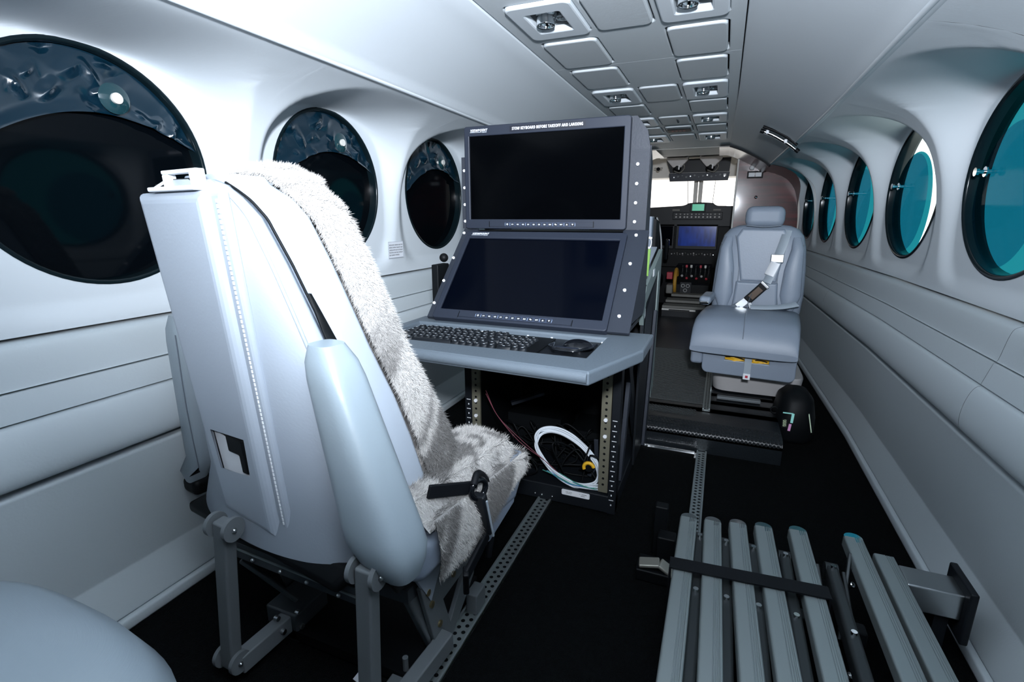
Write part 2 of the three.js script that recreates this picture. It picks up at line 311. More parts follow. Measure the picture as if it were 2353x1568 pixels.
function makeWindow(side, w, label, kind) {
  const wx = px(side, NW, w.z);
  struct('window_' + (++winNo), label, 'window', (g) => {
    const put = (geo) => {
      if (side < 0) {                      // mirror, keeping the faces turned outwards
        geo = clean(geo); geo.scale(-1, 1, 1);
        for (const a of Object.values(geo.attributes)) for (let i = 0; i < a.count; i += 3) for (let k = 0; k < a.itemSize; k++) { const t = a.array[(i + 1) * a.itemSize + k]; a.array[(i + 1) * a.itemSize + k] = a.array[(i + 2) * a.itemSize + k]; a.array[(i + 2) * a.itemSize + k] = t; }
      }
      geo.translate(wx, w.y, w.z);
      const P = geo.attributes.position; for (let i = 0; i < P.count; i++) P.setX(i, P.getX(i) + side * (taper(NW, P.getZ(i)) - taper(NW, w.z)));   // follow the narrowing wall
      return geo;
    };
    const dk = kind === 'dark' ? -0.026 : 0;
    part(g, 'gasket', put(ringTunnel(w.rx, w.ry, -0.001, 0.033, dk ? 0.005 : 0.008)), pane.rim);
    if (kind === 'dark') {
      part(g, 'pane', put(discGeo(w.rx - 0.004, w.ry - 0.004, 0.05 + dk)), pane.dark);
      // wrinkled dimming film hanging loose across the upper part
      const nu = 110, nv = 54, pos = [], uv = [], idx = [], rx = w.rx - 0.006, ry = w.ry - 0.006;
      const creases = []; for (let i = 0; i < 64; i++) creases.push([rr(-1, 1), rr(0, 1), rr(0, 6.28), rr(0.06, 0.2), rr(-0.5, 1)]);
      for (let j = 0; j <= nv; j++) for (let i = 0; i <= nu; i++) {
        const q = mix(-0.97, 0.97, i / nu), top = Math.sqrt(1 - q * q), low = 0.12 + 0.36 * (1 - q * q) ** 1.2 - 0.12 * q, v0 = Math.min(low, top);
        const y = mix(v0, top, j / nv);
        let b = 0; for (const c of creases) { const a = q - c[0], e = y - c[1], l = a * Math.cos(c[2]) + e * Math.sin(c[2]), d = Math.hypot(a, e); if (d < c[3]) b += c[4] * Math.max(0, 1 - Math.abs(l) / (c[3] * 0.5)) * (1 - d / c[3]); }
        const sag = 0.008 * Math.exp(-(((y - v0) / 0.07) ** 2));
        pos.push(0.038 + dk - 0.013 * b - sag, y * ry, q * rx); uv.push(q, y);
      }
      for (let j = 0; j < nv; j++) for (let i = 0; i < nu; i++) { const a = j * (nu + 1) + i, c = a + nu + 1; idx.push(a, a + 1, c, a + 1, c + 1, c); }
      const f = new THREE.BufferGeometry(); f.setAttribute('position', new THREE.Float32BufferAttribute(pos, 3)); f.setAttribute('uv', new THREE.Float32BufferAttribute(uv, 2)); f.setIndex(idx); f.computeVertexNormals();
      part(g, 'dimming_film', put(f), pane.film, 'crinkled dark teal film across the upper part of the window');
      const ky = 0.125, kz = -0.045;
      part(g, 'washer', put((() => { const c = new THREE.SphereGeometry(0.034, 28, 12, 0, 6.283, 0, 0.9); c.scale(1, 0.35, 1); c.rotateZ(Math.PI / 2); return c.translate(0.022 + dk * 0.8, ky, kz); })()), pane.washer);
      const kb = part(g, 'knob', put(join([rod(V(0.022, ky, kz), V(-0.012, ky, kz), 0.006, 16), (() => { const c = new THREE.CylinderGeometry(0.0095, 0.0095, 0.005, 24); c.rotateZ(Math.PI / 2); return c.translate(-0.013, ky, kz); })()])), pane.knob, 'small white dimmer knob');
    } else {
      part(g, 'outer_pane', put(discGeo(w.rx - 0.004, w.ry - 0.004, 0.030)), pane.clear);
      const off = kind === 'ajar';
      part(g, 'dimming_pane', put(off ? discGeo(w.rx * 0.76, w.ry * 0.84, 0.020, -0.055, -0.075) : discGeo(w.rx - 0.007, w.ry - 0.007, 0.020)), pane.teal, 'teal tinted dimming pane');
      part(g, 'polarising_disc', put(discGeo(w.rx * 0.62, w.ry * 0.74, 0.015, -0.04, -w.rx * 0.30)), pane.blue, 'blue polarising disc');
      const ky = 0.02, kz = -w.rx * 0.72;
      part(g, 'knob', put(join([rod(V(0.028, ky, kz), V(-0.006, ky, kz), 0.005, 14), (() => { const c = new THREE.CylinderGeometry(0.010, 0.010, 0.006, 20); c.rotateZ(Math.PI / 2); return c.translate(-0.009, ky, kz); })(), (() => { const c = new THREE.CylinderGeometry(0.012, 0.012, 0.003, 20); c.rotateZ(Math.PI / 2); return c.translate(0.008, ky, kz); })()])), M.chrome, 'bright dimmer knob');
    }
  });
}
makeWindow(-1, winL[0], 'large dark round window at the far left, behind the operator seat', 'dark');
makeWindow(-1, winL[1], 'dark round window partly hidden by the sheepskin of the operator seat', 'dark');
makeWindow(-1, winL[2], 'dark round window beside the stacked monitors', 'dark');
makeWindow(-1, winL[3], 'dark round window hidden behind the stacked monitors', 'dark');
makeWindow(1, winR[0], 'largest blue oval window, cut off by the right edge of the photo', 'teal');
makeWindow(1, winR[1], 'oval window with a white gap beside its teal dimming pane', 'ajar');
makeWindow(1, winR[2], 'third teal oval window from the right edge of the photo', 'teal');
makeWindow(1, winR[3], 'fourth teal oval window from the right edge of the photo', 'teal');
makeWindow(1, winR[4], 'smallest teal oval window, next to the wooden partition', 'teal');


// ------------------------------------------------------------------ ceiling panel with tiles
const CY = 0.43, rows = [[-0.82, -1.02], [-1.10, -1.295], [-1.347, -1.565], [-1.612, -1.828], [-1.883, -2.105], [-2.158, -2.37], [-2.447, -2.636], [-2.712, -2.895], [-2.98, -3.215]];
const cols = { L: [-0.472, -0.335], C: [-0.312, -0.19], R: [-0.166, -0.034] };
const slots = [];
for (const c of ['L', 'R']) rows.forEach((r, i) => slots.push({ c, i, x: cols[c], z: r, kind: [1, 4, 6, 8].includes(i) ? 'light' : 'tile' }));
for (const [i, kind] of [[1, 'tile'], [4, 'tile'], [6, 'vent'], [7, 'sign'], [8, 'tile']]) slots.push({ c: 'C', i, x: cols.C, z: rows[i], kind });
function ceilPanel(z0, z1) {
  const s = poly([[-0.513, -z0], [0.0, -z0], [0.0, -z1], [-0.513, -z1]]);
  for (const k of slots) { const zc = -(k.z[0] + k.z[1]) / 2; if (zc > -z0 && zc < -z1) s.holes.push(rrShape(k.x[1] - k.x[0] + 0.016, k.z[0] - k.z[1] + 0.016, 0.018, (k.x[0] + k.x[1]) / 2, zc, THREE.Path)); }
  const g = extr(s, 0.012, 0.003, { curveSegments: 5 }); g.rotateX(-Math.PI / 2); return g.translate(0, CY + 0.003, 0);
}
struct('ceiling', 'pale ceiling panel of rounded tiles, lamps and air vents running down the cabin', 'ceiling', (g) => {
  part(g, 'ceiling_panel', ceilPanel(Z0, -1.583), M.ceiling);
  part(g, 'ceiling_panel', ceilPanel(-1.5855, -3.56), M.ceiling);
  part(g, 'backing', span(-0.53, 0.02, CY + 0.05, CY + 0.07, Z0, -3.56), M.black);
  for (const k of slots) {
    const w = k.x[1] - k.x[0], h = k.z[0] - k.z[1], cx = (k.x[0] + k.x[1]) / 2, cz = (k.z[0] + k.z[1]) / 2;
    if (k.kind === 'light') {
      const s = rrShape(w, h, 0.016), ho = rrShape(w * 0.62, h * 0.62, 0.008, 0, 0, THREE.Path); s.holes.push(ho);
      const f = extr(s, 0.008, 0.004); f.rotateX(-Math.PI / 2); f.translate(cx, CY - 0.003, cz);
      const t = part(g, 'vent_bezel', f, M.tileLip);
      const a = w * 0.31, b = h * 0.31, dp = 0.03;
      const tray = loft([[V(-a, 0, -b), V(a, 0, -b), V(a, 0, b), V(-a, 0, b)], [V(-a * 0.7, dp, -b * 0.7), V(a * 0.7, dp, -b * 0.7), V(a * 0.7, dp, b * 0.7), V(-a * 0.7, dp, b * 0.7)]].map((r) => r.map((p) => p.add(V(cx, CY + 0.002, cz)))), false, true);
      part(t, 'tray', clean(tray), M.grayPaint);
      const lat = (pts, x, z, y) => { const l = new THREE.LatheGeometry(pts.map((p) => new THREE.Vector2(p[0], p[1])), 28); return l.translate(x, y, z); };
      part(t, 'air_nozzle', lat([[0.0, 0.028], [0.026, 0.028], [0.027, 0.012], [0.024, 0.004], [0.021, 0.002], [0.021, -0.014], [0.0195, -0.0165], [0.018, -0.014], [0.017, 0.004], [0.0, 0.004]], cx - 0.008, cz, CY + 0.004), M.chrome);
      part(t, 'reading_lamp', lat([[0.0, 0.026], [0.013, 0.026], [0.013, 0.006], [0.0125, -0.001], [0.0105, -0.002], [0.0095, 0.004], [0.0, 0.010]], cx + 0.028, cz - 0.012, CY + 0.004), M.steel);
      part(t, 'swivel_ring', (() => { const r = new THREE.TorusGeometry(0.017, 0.0016, 8, 28); r.rotateX(Math.PI / 2); return r.translate(cx + 0.03, CY + 0.004, cz - 0.012); })(), M.chrome);
    } else {
      const e = extr(rrShape(w - 0.006, h - 0.006, 0.014), 0.01, 0.004); e.rotateX(-Math.PI / 2); e.translate(cx, CY - 0.001, cz);
      const t = part(g, k.kind === 'sign' ? 'sign_tile' : k.kind === 'vent' ? 'speaker_tile' : 'tile', e, M.tile);
      if (k.kind === 'vent') for (const d of [-0.02, 0.02]) { const q = new THREE.TorusGeometry(0.022, 0.002, 6, 20, 1.6); q.rotateX(Math.PI / 2); q.rotateY(0.8); part(t, 'speaker_slot', q.translate(cx - 0.004, CY - 0.006, cz + d), M.grayDark); }
      if (k.kind === 'sign') {
        part(t, 'sign_window', box(w * 0.9, 0.006, h * 0.46, cx, CY - 0.006, cz, 0.002), M.black, 'dark warning sign window');
        part(t, 'sign_mark', [-0.03, -0.012, 0.006, 0.024].map((d) => box(0.011, 0.001, h * 0.16, cx + d, CY - 0.0092, cz)), std(lin(0.16, 0.02, 0.025), 0.5));
      }
    }
  }
});

// ------------------------------------------------------------------ floor step, rails, partition
const FY = -0.69;                          // level of the raised forward floor
single('floor_platform', 'raised black floor step with a studded rounded nose before the forward seat', 'floor step', [
  span(-0.62, 0.236, -0.77, FY - 0.02, -1.70, ZF), (() => { const s = new THREE.Shape(); s.moveTo(0, 0); s.lineTo(0, 0.06); s.absarc(0.03, 0.05, 0.03, Math.PI, Math.PI / 2, true); s.lineTo(0.5, 0.08); s.lineTo(0.5, 0); const g = extr(s, 0.856); g.rotateY(Math.PI / 2); return g.translate(-0.62, -0.77, -1.672); })(), span(-0.62, 0.236, FY - 0.03, FY, -1.8, ZF)], M.rubber, { kind: 'structure' });
thing('step_studs', 'rows of raised rubber studs along the nose of the floor step', 'tread', (g) => {
  const s = []; const dome = new THREE.SphereGeometry(0.0055, 8, 5, 0, 6.283, 0, 1.57);
  for (let r = 0; r < 7; r++) for (let i = 0; i < 68; i++) {
    const x = -0.56 + i * 0.0117 + (r % 2) * 0.006; let y, z, a;
    if (r < 3) { a = 0.35 + r * 0.4; y = -0.72 + 0.0303 * Math.sin(a); z = -1.702 + 0.0303 * Math.cos(a); } else { a = Math.PI / 2; y = FY; z = -1.706 - (r - 3) * 0.013; }
    s.push(dome.clone().scale(1, 0.5, 1).rotateX(Math.PI / 2 - a).translate(x, y - 0.0002, z));
  }
  part(g, 'stud', s, M.rubber).userData.kind = 'stuff';
  const k = []; for (let r = 0; r < 6; r++) for (let i = 0; i < 15; i++) { const c = new THREE.TorusGeometry(0.006, 0.001, 4, 6); c.rotateX(Math.PI / 2); k.push(c.translate(-0.22 + i * 0.0125 + (r % 2) * 0.006, FY + 0.0006, -1.80 - r * 0.011)); }
  part(g, 'hexagon_tread', k, M.rubberRib).userData.kind = 'stuff';
}, { kind: 'stuff' });
thing('ribbed_mat', 'dark ribbed rubber mat in the aisle beyond the floor step', 'mat', (g) => {
  part(g, 'base', span(-0.40, 0.0, FY, FY + 0.003, -1.93, -2.75), M.rubberRib);
  const r = []; for (let i = 0; i < 54; i++) r.push(box(0.40, 0.002, 0.007, -0.2, FY + 0.0037, -1.94 - i * 0.015)); part(g, 'ribs', r, M.rubberRib).userData.kind = 'stuff';
});
single('threshold_strip', 'bright metal strip at the foot of the floor step', 'strip', [span(-0.42, -0.012, -0.77, -0.764, -1.640, -1.654), span(-0.022, -0.012, -0.77, -0.764, -1.612, -1.640), span(-0.42, -0.022, -0.764, -0.760, -1.648, -1.654)], M.chrome);
function rail(label, x0, x1, za, zb, y) {
  thing('seat_rail', label, 'seat rail', (g) => {
    part(g, 'channel', [span(x0, x1, y, y + 0.006, za, zb), span(x0, x0 + 0.005, y, y + 0.011, za, zb, 0.001), span(x1 - 0.005, x1, y, y + 0.011, za, zb, 0.001)], M.aluminium);
    const h = [], w = x1 - x0; const d = new THREE.CircleGeometry(0.0042, 8); d.rotateX(-Math.PI / 2);
    for (let z = za - 0.012; z > zb + 0.01; z -= 0.0165) for (const q of [0.32, 0.68]) h.push(d.clone().translate(x0 + w * q, y + 0.0064, z - (q > 0.5 ? 0.008 : 0)));
    part(g, 'hole', h, M.black).userData.kind = 'stuff';
  }, { group: 'seat rails on the floor' });
}
rail('left floor rail running under the operator seat to the equipment rack', -0.412, -0.374, 0.3, -1.6, -0.77);
rail('right floor rail running past the folded slatted frame to the step', -0.016, 0.016, 0.2, -1.668, -0.77);
rail('short floor rail on the raised floor in front of the forward seat', -0.012, 0.014, -1.86, -2.6, FY);

// wooden partition and lining before the cockpit
const woodTex = dataTex(256, (u, v) => { const n = vnoise(u * 6, v * 40, 64) * 0.5 + vnoise(u * 3, v * 90, 128) * 0.3 + vnoise(u * 14 + 5, v * 14, 32) * 0.2, k = 0.55 + 0.9 * n; return [0.30 * k, 0.10 * k, 0.105 * k]; }, true, 1.5);
const wood = phys(0xffffff, 0.3, { map: woodTex, specularIntensity: 0.4, clearcoat: 0.25, clearcoatRoughness: 0.1 });
const wallProfile = (off) => { const p = []; p.push([0.74 - off, -0.77], [0.755 - off, -0.66], [0.742 - off, -0.42], [0.76 - off, -0.26], [0.79 - off, -0.19]); for (let i = 1; i <= 20; i++) { const t = -0.18 + 0.54 * i / 20; p.push([look(uwT, t) - off, look(uyT, t)]); } for (const q of innerTop.slice(1, 10)) p.push([q[0] - off * 0.5, q[1] - off]); p.push([0.2, 0.427 - off]); return p; };
struct('wall_front', 'glossy dark red wooden partition between the cabin and the cockpit', 'wall', (g) => {
  for (const side of [-1, 1]) {
    const prof = wallProfile(0.012), back = sweep(prof, side, [-3.47, -3.93]);
    { const P = back.attributes.position; for (let i = 0; i < prof.length; i++) { const z = mix(-3.925, -3.47, smooth(0.05, 0.31, prof[i][1])); P.setXYZ(i, px(side, prof[i][0], z), prof[i][1], z); } back.computeVertexNormals(); }
    part(g, 'wood_lining', back, wood);
    const pts = prof.map((p) => [px(side, p[0], -3.93), p[1]]), ix = side > 0 ? 0.052 : -0.60;
    const s = poly([[ix, -0.77], ...pts.map((p) => p).filter((p) => (side > 0 ? p[0] > ix : p[0] < ix)), [ix, 0.43]]);
    part(g, 'wood_panel', extr(s, 0.025, 0).translate(0, 0, -3.955), wood);
    part(g, 'edge_trim', span(ix - 0.006, ix + 0.006, -0.77, 0.43, -3.925, -3.96, 0.003), M.cream);
    part(g, 'bulkhead', (() => { const o = poly([[ix, -0.8], [px(side, 0.87, -3.95), -0.8], [px(side, 0.87, -3.95), 0.56], [ix, 0.56]]); return extr(o, 0.02).translate(0, 0, -3.98); })(), M.cream);
  }
  part(g, 'lintel', span(-0.62, 0.08, 0.428, 0.56, -3.56, -3.98), M.cream);
});
thing('double_switch', 'black framed double switch plate on the wooden partition', 'switch', (g) => {
  const z = -3.922, cx = 0.163, cy = 0.282;
  part(g, 'frame', extr((() => { const s = rrShape(0.098, 0.046, 0.004); s.holes.push(rrShape(0.082, 0.03, 0.002, 0, 0, THREE.Path)); return s; })(), 0.008).translate(cx, cy, z), M.black);
  for (const d of [-0.0208, 0.0208]) part(g, 'rocker', box(0.038, 0.028, 0.008, cx + d, cy, z + 0.003, 0.002), M.white);
});
single('ceiling_spotlight', 'small round white lamp above the double switch', 'lamp', (() => { const s = new THREE.SphereGeometry(0.017, 20, 14); return s.translate(0.14, 0.328, -3.915); })(), phys(lin(0.85, 0.85, 0.85), 0.1, { clearcoat: 1 }));
single('coat_hook', 'small bright round stud on the wooden partition', 'hook', [new THREE.SphereGeometry(0.010, 14, 10).translate(0.183, 0.135, -3.912), rod(V(0.183, 0.135, -3.93), V(0.183, 0.135, -3.91), 0.005)], M.chrome);
thing('grab_rail', 'curved chrome rail with black ends across the ceiling lining at right', 'rail', (g) => {
  const at = (w, y) => V(px(1, w, -2.52), y, -2.52);
  const pts = [at(0.385, 0.356), at(0.42, 0.341), at(0.455, 0.321), at(0.49, 0.299), at(0.52, 0.276)];
  part(g, 'rail', tube(pts, 0.0068, 30, 10), M.chrome);
  part(g, 'end_cap', rod(at(0.372, 0.361), at(0.388, 0.355), 0.0085, 14), M.black);
  part(g, 'end_cap', rod(at(0.517, 0.279), at(0.53, 0.268), 0.0085, 14), M.black);
  part(g, 'backing_strip', tube([at(0.38, 0.370), at(0.43, 0.349), at(0.48, 0.321), at(0.52, 0.289)].map((p) => p.add(V(0, 0.004, 0.012))), 0.006, 24, 8), M.black);
  for (const p of [at(0.40, 0.350), at(0.475, 0.309)]) part(g, 'clip', box(0.012, 0.016, 0.02, p.x, p.y + 0.003, p.z, 0.003), M.white);
});

// ------------------------------------------------------------------ cockpit
struct('wall_cockpit', 'cream lining and windscreen frame of the cockpit', 'wall', (g) => {
  const F = -5.0;
  part(g, 'roof_lining', span(-1.1, 0.6, 0.60, 0.63, -3.98, -5.2), M.cream);
  part(g, 'header', (() => { const s = poly([[0, 0], [0.10, -0.01], [0.06, 0.26], [0, 0.26]]); const o = extr(s, 1.7); o.rotateY(Math.PI / 2); return o.translate(-1.1, 0.352, F + 0.02); })(), M.cream);
  part(g, 'windscreen_post', [bar(V(-0.262, 0.10, F + 0.05), V(-0.265, 0.40, F + 0.05), 0.034, 0.03), bar(V(-0.222, 0.10, F + 0.05), V(-0.222, 0.40, F + 0.05), 0.034, 0.03)], M.cream);
  part(g, 'side_lining', [span(-1.1, -0.98, -0.8, 0.63, -3.98, -5.2), span(0.47, 0.6, -0.8, 0.63, -3.98, -5.2)], M.cream);
  part(g, 'footwell', span(-1.1, 0.6, -0.8, 0.04, -4.80, -4.83), M.black);
  part(g, 'windscreen_pane', [span(-1.0, -0.28, 0.05, 0.4, F - 0.03, F - 0.034), span(-0.20, 0.5, 0.05, 0.4, F - 0.03, F - 0.034)], phys(0xffffff, 0.01, { transmission: 1, thickness: 0 }));
  part(g, 'wiper', [rod(V(-0.345, 0.36, F - 0.02), V(-0.325, 0.12, F - 0.02), 0.0025, 6), rod(V(-0.105, 0.36, F - 0.02), V(-0.115, 0.12, F - 0.02), 0.0025, 6)], M.grayDark);
});
single('magnetic_compass', 'small black compass on the windscreen centre post', 'compass', box(0.034, 0.022, 0.03, -0.243, 0.318, -4.90, 0.004), M.black);
thing('overhead_console', 'grey overhead switch console at the top of the cockpit', 'console', (g) => {
  part(g, 'upper_panel', (() => { const o = extr(poly([[-0.505, 0.475], [-0.465, 0.365], [0.0, 0.365], [0.006, 0.48]]), 0.02); return o.translate(0, 0, -4.70); })(), M.blackMetal);
  part(g, 'lower_panel', (() => { const o = extr(poly([[-0.47, 0.36], [-0.462, 0.303], [-0.008, 0.303], [0.0, 0.36]]), 0.03, 0.004); return o.translate(0, 0, -4.69); })(), M.bezel);
  part(g, 'trim_line', span(-0.47, 0.0, 0.360, 0.367, -4.665, -4.68), M.plastic);
  for (let i = 0; i < 13; i++) part(g, 'switch', rod(V(-0.43 + i * 0.033, 0.33 + (i % 3) * 0.006, -4.65), V(-0.43 + i * 0.033, 0.33 + (i % 3) * 0.006, -4.64), 0.005 + (i % 2) * 0.003, 10), i % 4 ? M.grayPaint : M.steel);
  part(g, 'lamp_button', box(0.02, 0.018, 0.01, -0.032, 0.34, -4.648, 0.002), M.white);
});
thing('cockpit_visor_shelf', 'curved beige shelf under the cockpit roof holding two oxygen masks', 'shelf', (g) => {
  part(g, 'shelf', (() => { const s = new THREE.Shape(); s.moveTo(-0.56, 0.505); s.quadraticCurveTo(-0.28, 0.545, 0.01, 0.52); s.lineTo(-0.02, 0.497); s.lineTo(-0.55, 0.488); const o = extr(s, 0.12, 0.004); return o.translate(0, 0, -4.66); })(), M.plastic);
  part(g, 'edge_strip', tube([V(-0.565, 0.508, -4.53), V(-0.42, 0.528, -4.53), V(-0.28, 0.538, -4.53), V(-0.13, 0.536, -4.53), V(0.012, 0.524, -4.53)], 0.005, 30, 6), M.black);
});
for (const [x, n] of [[-0.405, 'left'], [-0.146, 'right']]) thing('oxygen_mask', 'beige hanging oxygen mask holder with a black cup, ' + n + ' of the two in the cockpit', 'oxygen mask', (g) => {
  part(g, 'holder', extr(poly([[x - 0.08, 0.497], [x + 0.08, 0.497], [x + 0.078, 0.485], [x + 0.03, 0.43], [x - 0.03, 0.43], [x - 0.078, 0.485]]), 0.05, 0.006).translate(0, -0.021, -4.62), M.plastic);
  for (const k of [-1, 1]) part(g, 'bracket', bar(V(x + k * 0.085, 0.49, -4.575), V(x + k * 0.03, 0.425, -4.575), 0.008, 0.01), M.white);
  part(g, 'cup', [new THREE.SphereGeometry(0.032, 16, 12).scale(1.1, 1.2, 0.9).translate(x, 0.402, -4.59), rod(V(x - 0.03, 0.39, -4.58), V(x - 0.02, 0.365, -4.57), 0.008)], M.black);
  part(g, 'valve', rod(V(x + 0.016, 0.385, -4.56), V(x + 0.018, 0.42, -4.56), 0.006), M.white);
  part(g, 'hose', tube([V(x - 0.02, 0.375, -4.56), V(x + 0.03, 0.36, -4.55), V(x + 0.06, 0.40, -4.56), V(x + 0.05, 0.43, -4.57)], 0.005, 24, 7), M.pewter);
});
thing('reading_light', 'small black swivel lamp on the cream cockpit lining at left', 'lamp', (g) => { part(g, 'plate', box(0.07, 0.008, 0.02, -0.565, 0.41, -4.66, 0.003), M.pewter); part(g, 'lamp_ball', new THREE.SphereGeometry(0.016, 14, 10).translate(-0.565, 0.402, -4.655), M.black); });
thing('instrument_panel', 'dark cockpit instrument panel with a green radio screen and blue display', 'instrument panel', (g) => {
  const z = -4.62;
  part(g, 'glareshield', (() => { const s = new THREE.Shape(); s.moveTo(-0.95, -0.07); s.lineTo(-0.95, 0.07); s.lineTo(-0.62, 0.078); s.lineTo(-0.345, 0.092); s.quadraticCurveTo(-0.31, 0.098, -0.295, 0.112); s.quadraticCurveTo(-0.2, 0.125, -0.10, 0.112); s.quadraticCurveTo(-0.085, 0.095, -0.06, 0.09); s.lineTo(0.42, 0.08); s.lineTo(0.42, -0.07); return extr(s, 0.25, 0.005).translate(0, 0, z - 0.26); })(), M.blackMetal);
  part(g, 'main_panel', span(-0.95, 0.42, -0.42, -0.045, z - 0.08, z - 0.03), M.black);
  const rad = part(g, 'radio', box(0.125, 0.07, 0.02, -0.216, 0.082, z - 0.005, 0.004), M.blackMetal);
  part(rad, 'radio_screen', box(0.094, 0.054, 0.004, -0.214, 0.082, z + 0.006), std(lin(0.0, 0.16, 0.09), 0.3, { emissive: lin(0.0, 0.33, 0.17), emissiveIntensity: 0.8 }), 'glowing green radio screen');
  const cp = part(g, 'control_head', box(0.395, 0.062, 0.02, -0.216, 0.013, z + 0.0, 0.004), M.blackMetal);
  for (let i = 0; i < 12; i++) { const x = -0.385 + i * 0.0305 + (i % 3) * 0.003; part(cp, 'knob', [new THREE.CylinderGeometry(0.007, 0.0085, 0.012, 10).rotateX(Math.PI / 2).translate(x, 0.004, z + 0.014), box(0.012, 0.008, 0.006, x, 0.027, z + 0.012, 0.002)], M.plastic); }
  for (const x of [-0.39, -0.065]) part(g, 'legend_plate', box(0.06, 0.014, 0.004, x, 0.062, z + 0.0, 0.001), M.pewter);
  const d1 = part(g, 'display', box(0.34, 0.215, 0.03, -0.21, -0.16, z - 0.02, 0.006), M.blackMetal);
  part(d1, 'display_screen', box(0.30, 0.165, 0.004, -0.205, -0.155, z - 0.005), phys(lin(0.004, 0.012, 0.06), 0.15, { emissive: lin(0.004, 0.02, 0.16), emissiveIntensity: 0.9, emissiveMap: dataTex(64, (u, v) => 0.35 + 0.65 * vnoise(u * 20, v * 4, 32), false) }), 'blue lit display screen');
  const d2 = part(g, 'display', box(0.22, 0.215, 0.03, -0.50, -0.16, z - 0.02, 0.006), M.blackMetal);
  part(d2, 'display_screen', box(0.19, 0.165, 0.004, -0.50, -0.155, z - 0.005), M.screenBlue);
  for (let i = 0; i < 16; i++) part(g, 'toggle_switch', rod(V(-0.40 + i * 0.0225, -0.318 + (i % 2) * 0.006, z - 0.03), V(-0.40 + i * 0.0225, -0.308 + (i % 3) * 0.005, z + 0.0), 0.0035 + (i % 4 === 0 ? 0.003 : 0), 8), i % 5 ? M.plastic : M.steel);
});
thing('throttle_quadrant', 'cockpit centre pedestal with throttle levers and trim wheel', 'pedestal', (g) => {
  part(g, 'body', [span(-0.33, -0.06, -0.69, -0.50, -4.09, -4.55, 0.01), (() => { const o = extr(poly([[0, 0], [0.45, 0], [0.45, 0.14], [0.25, 0.14]]), 0.27); o.rotateY(Math.PI / 2); return o.translate(-0.33, -0.52, -4.10); })()], M.black);
  const hx = [-0.275, -0.245, -0.21, -0.175, -0.14, -0.105, -0.078];
  hx.forEach((x, i) => { const L = part(g, 'lever', bar(V(x, -0.47, -4.30), V(x, -0.385, -4.26), 0.006, 0.010, 0.001), M.steel); part(L, 'lever_knob', box(0.017, 0.024, 0.018, x, -0.378, -4.255, 0.005), i % 3 === 1 ? M.red : i % 3 === 2 ? M.cream : M.black); });
  for (let i = 0; i < 6; i++) part(g, 'knob', new THREE.SphereGeometry(0.010, 12, 8).translate(-0.27 + i * 0.036, -0.445 - (i % 2) * 0.018, -4.16), i % 2 ? M.red : M.plastic);
  part(g, 'trim_wheel', (() => { const t = new THREE.TorusGeometry(0.09, 0.014, 10, 36); t.scale(1, 1, 1); t.rotateY(Math.PI / 2); return t.translate(-0.312, -0.485, -4.14); })(), M.amber, 'ochre trim wheel');
  part(g, 'dial_panel', box(0.085, 0.085, 0.008, -0.231, -0.525, -4.06, 0.003).rotateX(0), M.blackMetal);
  part(g, 'dial', [[-0.25, -0.51], [-0.215, -0.51], [-0.232, -0.545]].map((p) => { const t = new THREE.TorusGeometry(0.012, 0.0025, 6, 18); return t.translate(p[0], p[1], -4.052); }), M.plastic);
  part(g, 'side_box', box(0.045, 0.055, 0.06, -0.36, -0.445, -4.15, 0.005), M.red);
  part(g, 'grey_box', box(0.05, 0.07, 0.1, -0.345, -0.535, -4.05, 0.01), M.pewter);
});
thing('step_locker', 'dark brown folded step between the cockpit seats', 'step', (g) => {
  part(g, 'slab', (() => { const o = box(0.27, 0.02, 0.10, -0.19, -0.575, -4.02, 0.004); return o; })(), M.pewter);
  part(g, 'slab', box(0.28, 0.02, 0.12, -0.21, -0.60, -3.89, 0.004), M.pewter);
  part(g, 'slab', box(0.29, 0.02, 0.12, -0.215, -0.622, -3.76, 0.004), M.pewter);
  part(g, 'riser', span(-0.36, -0.08, FY, -0.63, -3.70, -4.05), M.blackMetal);
  part(g, 'lip', span(-0.36, -0.13, -0.645, -0.632, -3.69, -3.71, 0.002), M.cream);
  part(g, 'slot', span(-0.31, -0.17, -0.642, -0.636, -3.682, -3.695), M.black);
});
for (const [x, z, label] of [[-0.56, -4.08, 'dark left pilot seat seen edge-on beyond the equipment rack']]) thing('pilot_seat', label, 'seat', (g) => {
  const ring = (y, hw, d, zz) => sring(28, hw, d, 3, (u, v) => V(x + u, y, z + zz + v));
  part(g, 'backrest', loft([ring(-0.46, 0.10, 0.03, 0), ring(-0.40, 0.13, 0.045, 0), ring(-0.20, 0.125, 0.045, 0.01), ring(-0.06, 0.105, 0.04, 0.02), ring(0.0, 0.08, 0.03, 0.025), ring(0.012, 0.05, 0.015, 0.025)]), M.blackMetal);
  for (const k of [-1, 1]) part(g, 'piping', tube([V(x + k * 0.085, 0.0, z + 0.06), V(x + k * 0.108, -0.06, z + 0.055), V(x + k * 0.13, -0.2, z + 0.045), V(x + k * 0.13, -0.33, z + 0.04)], 0.006, 24, 6), M.white);
  part(g, 'armrest', box(0.03, 0.16, 0.05, x + 0.17, -0.24, z + 0.02, 0.012), M.blackGloss);
  part(g, 'seat_cushion', box(0.26, 0.10, 0.30, x, -0.50, z - 0.15, 0.03), M.blackMetal);
  part(g, 'pedestal', span(x - 0.1, x + 0.1, -0.77, -0.54, z - 0.05, z - 0.25), M.black);
});
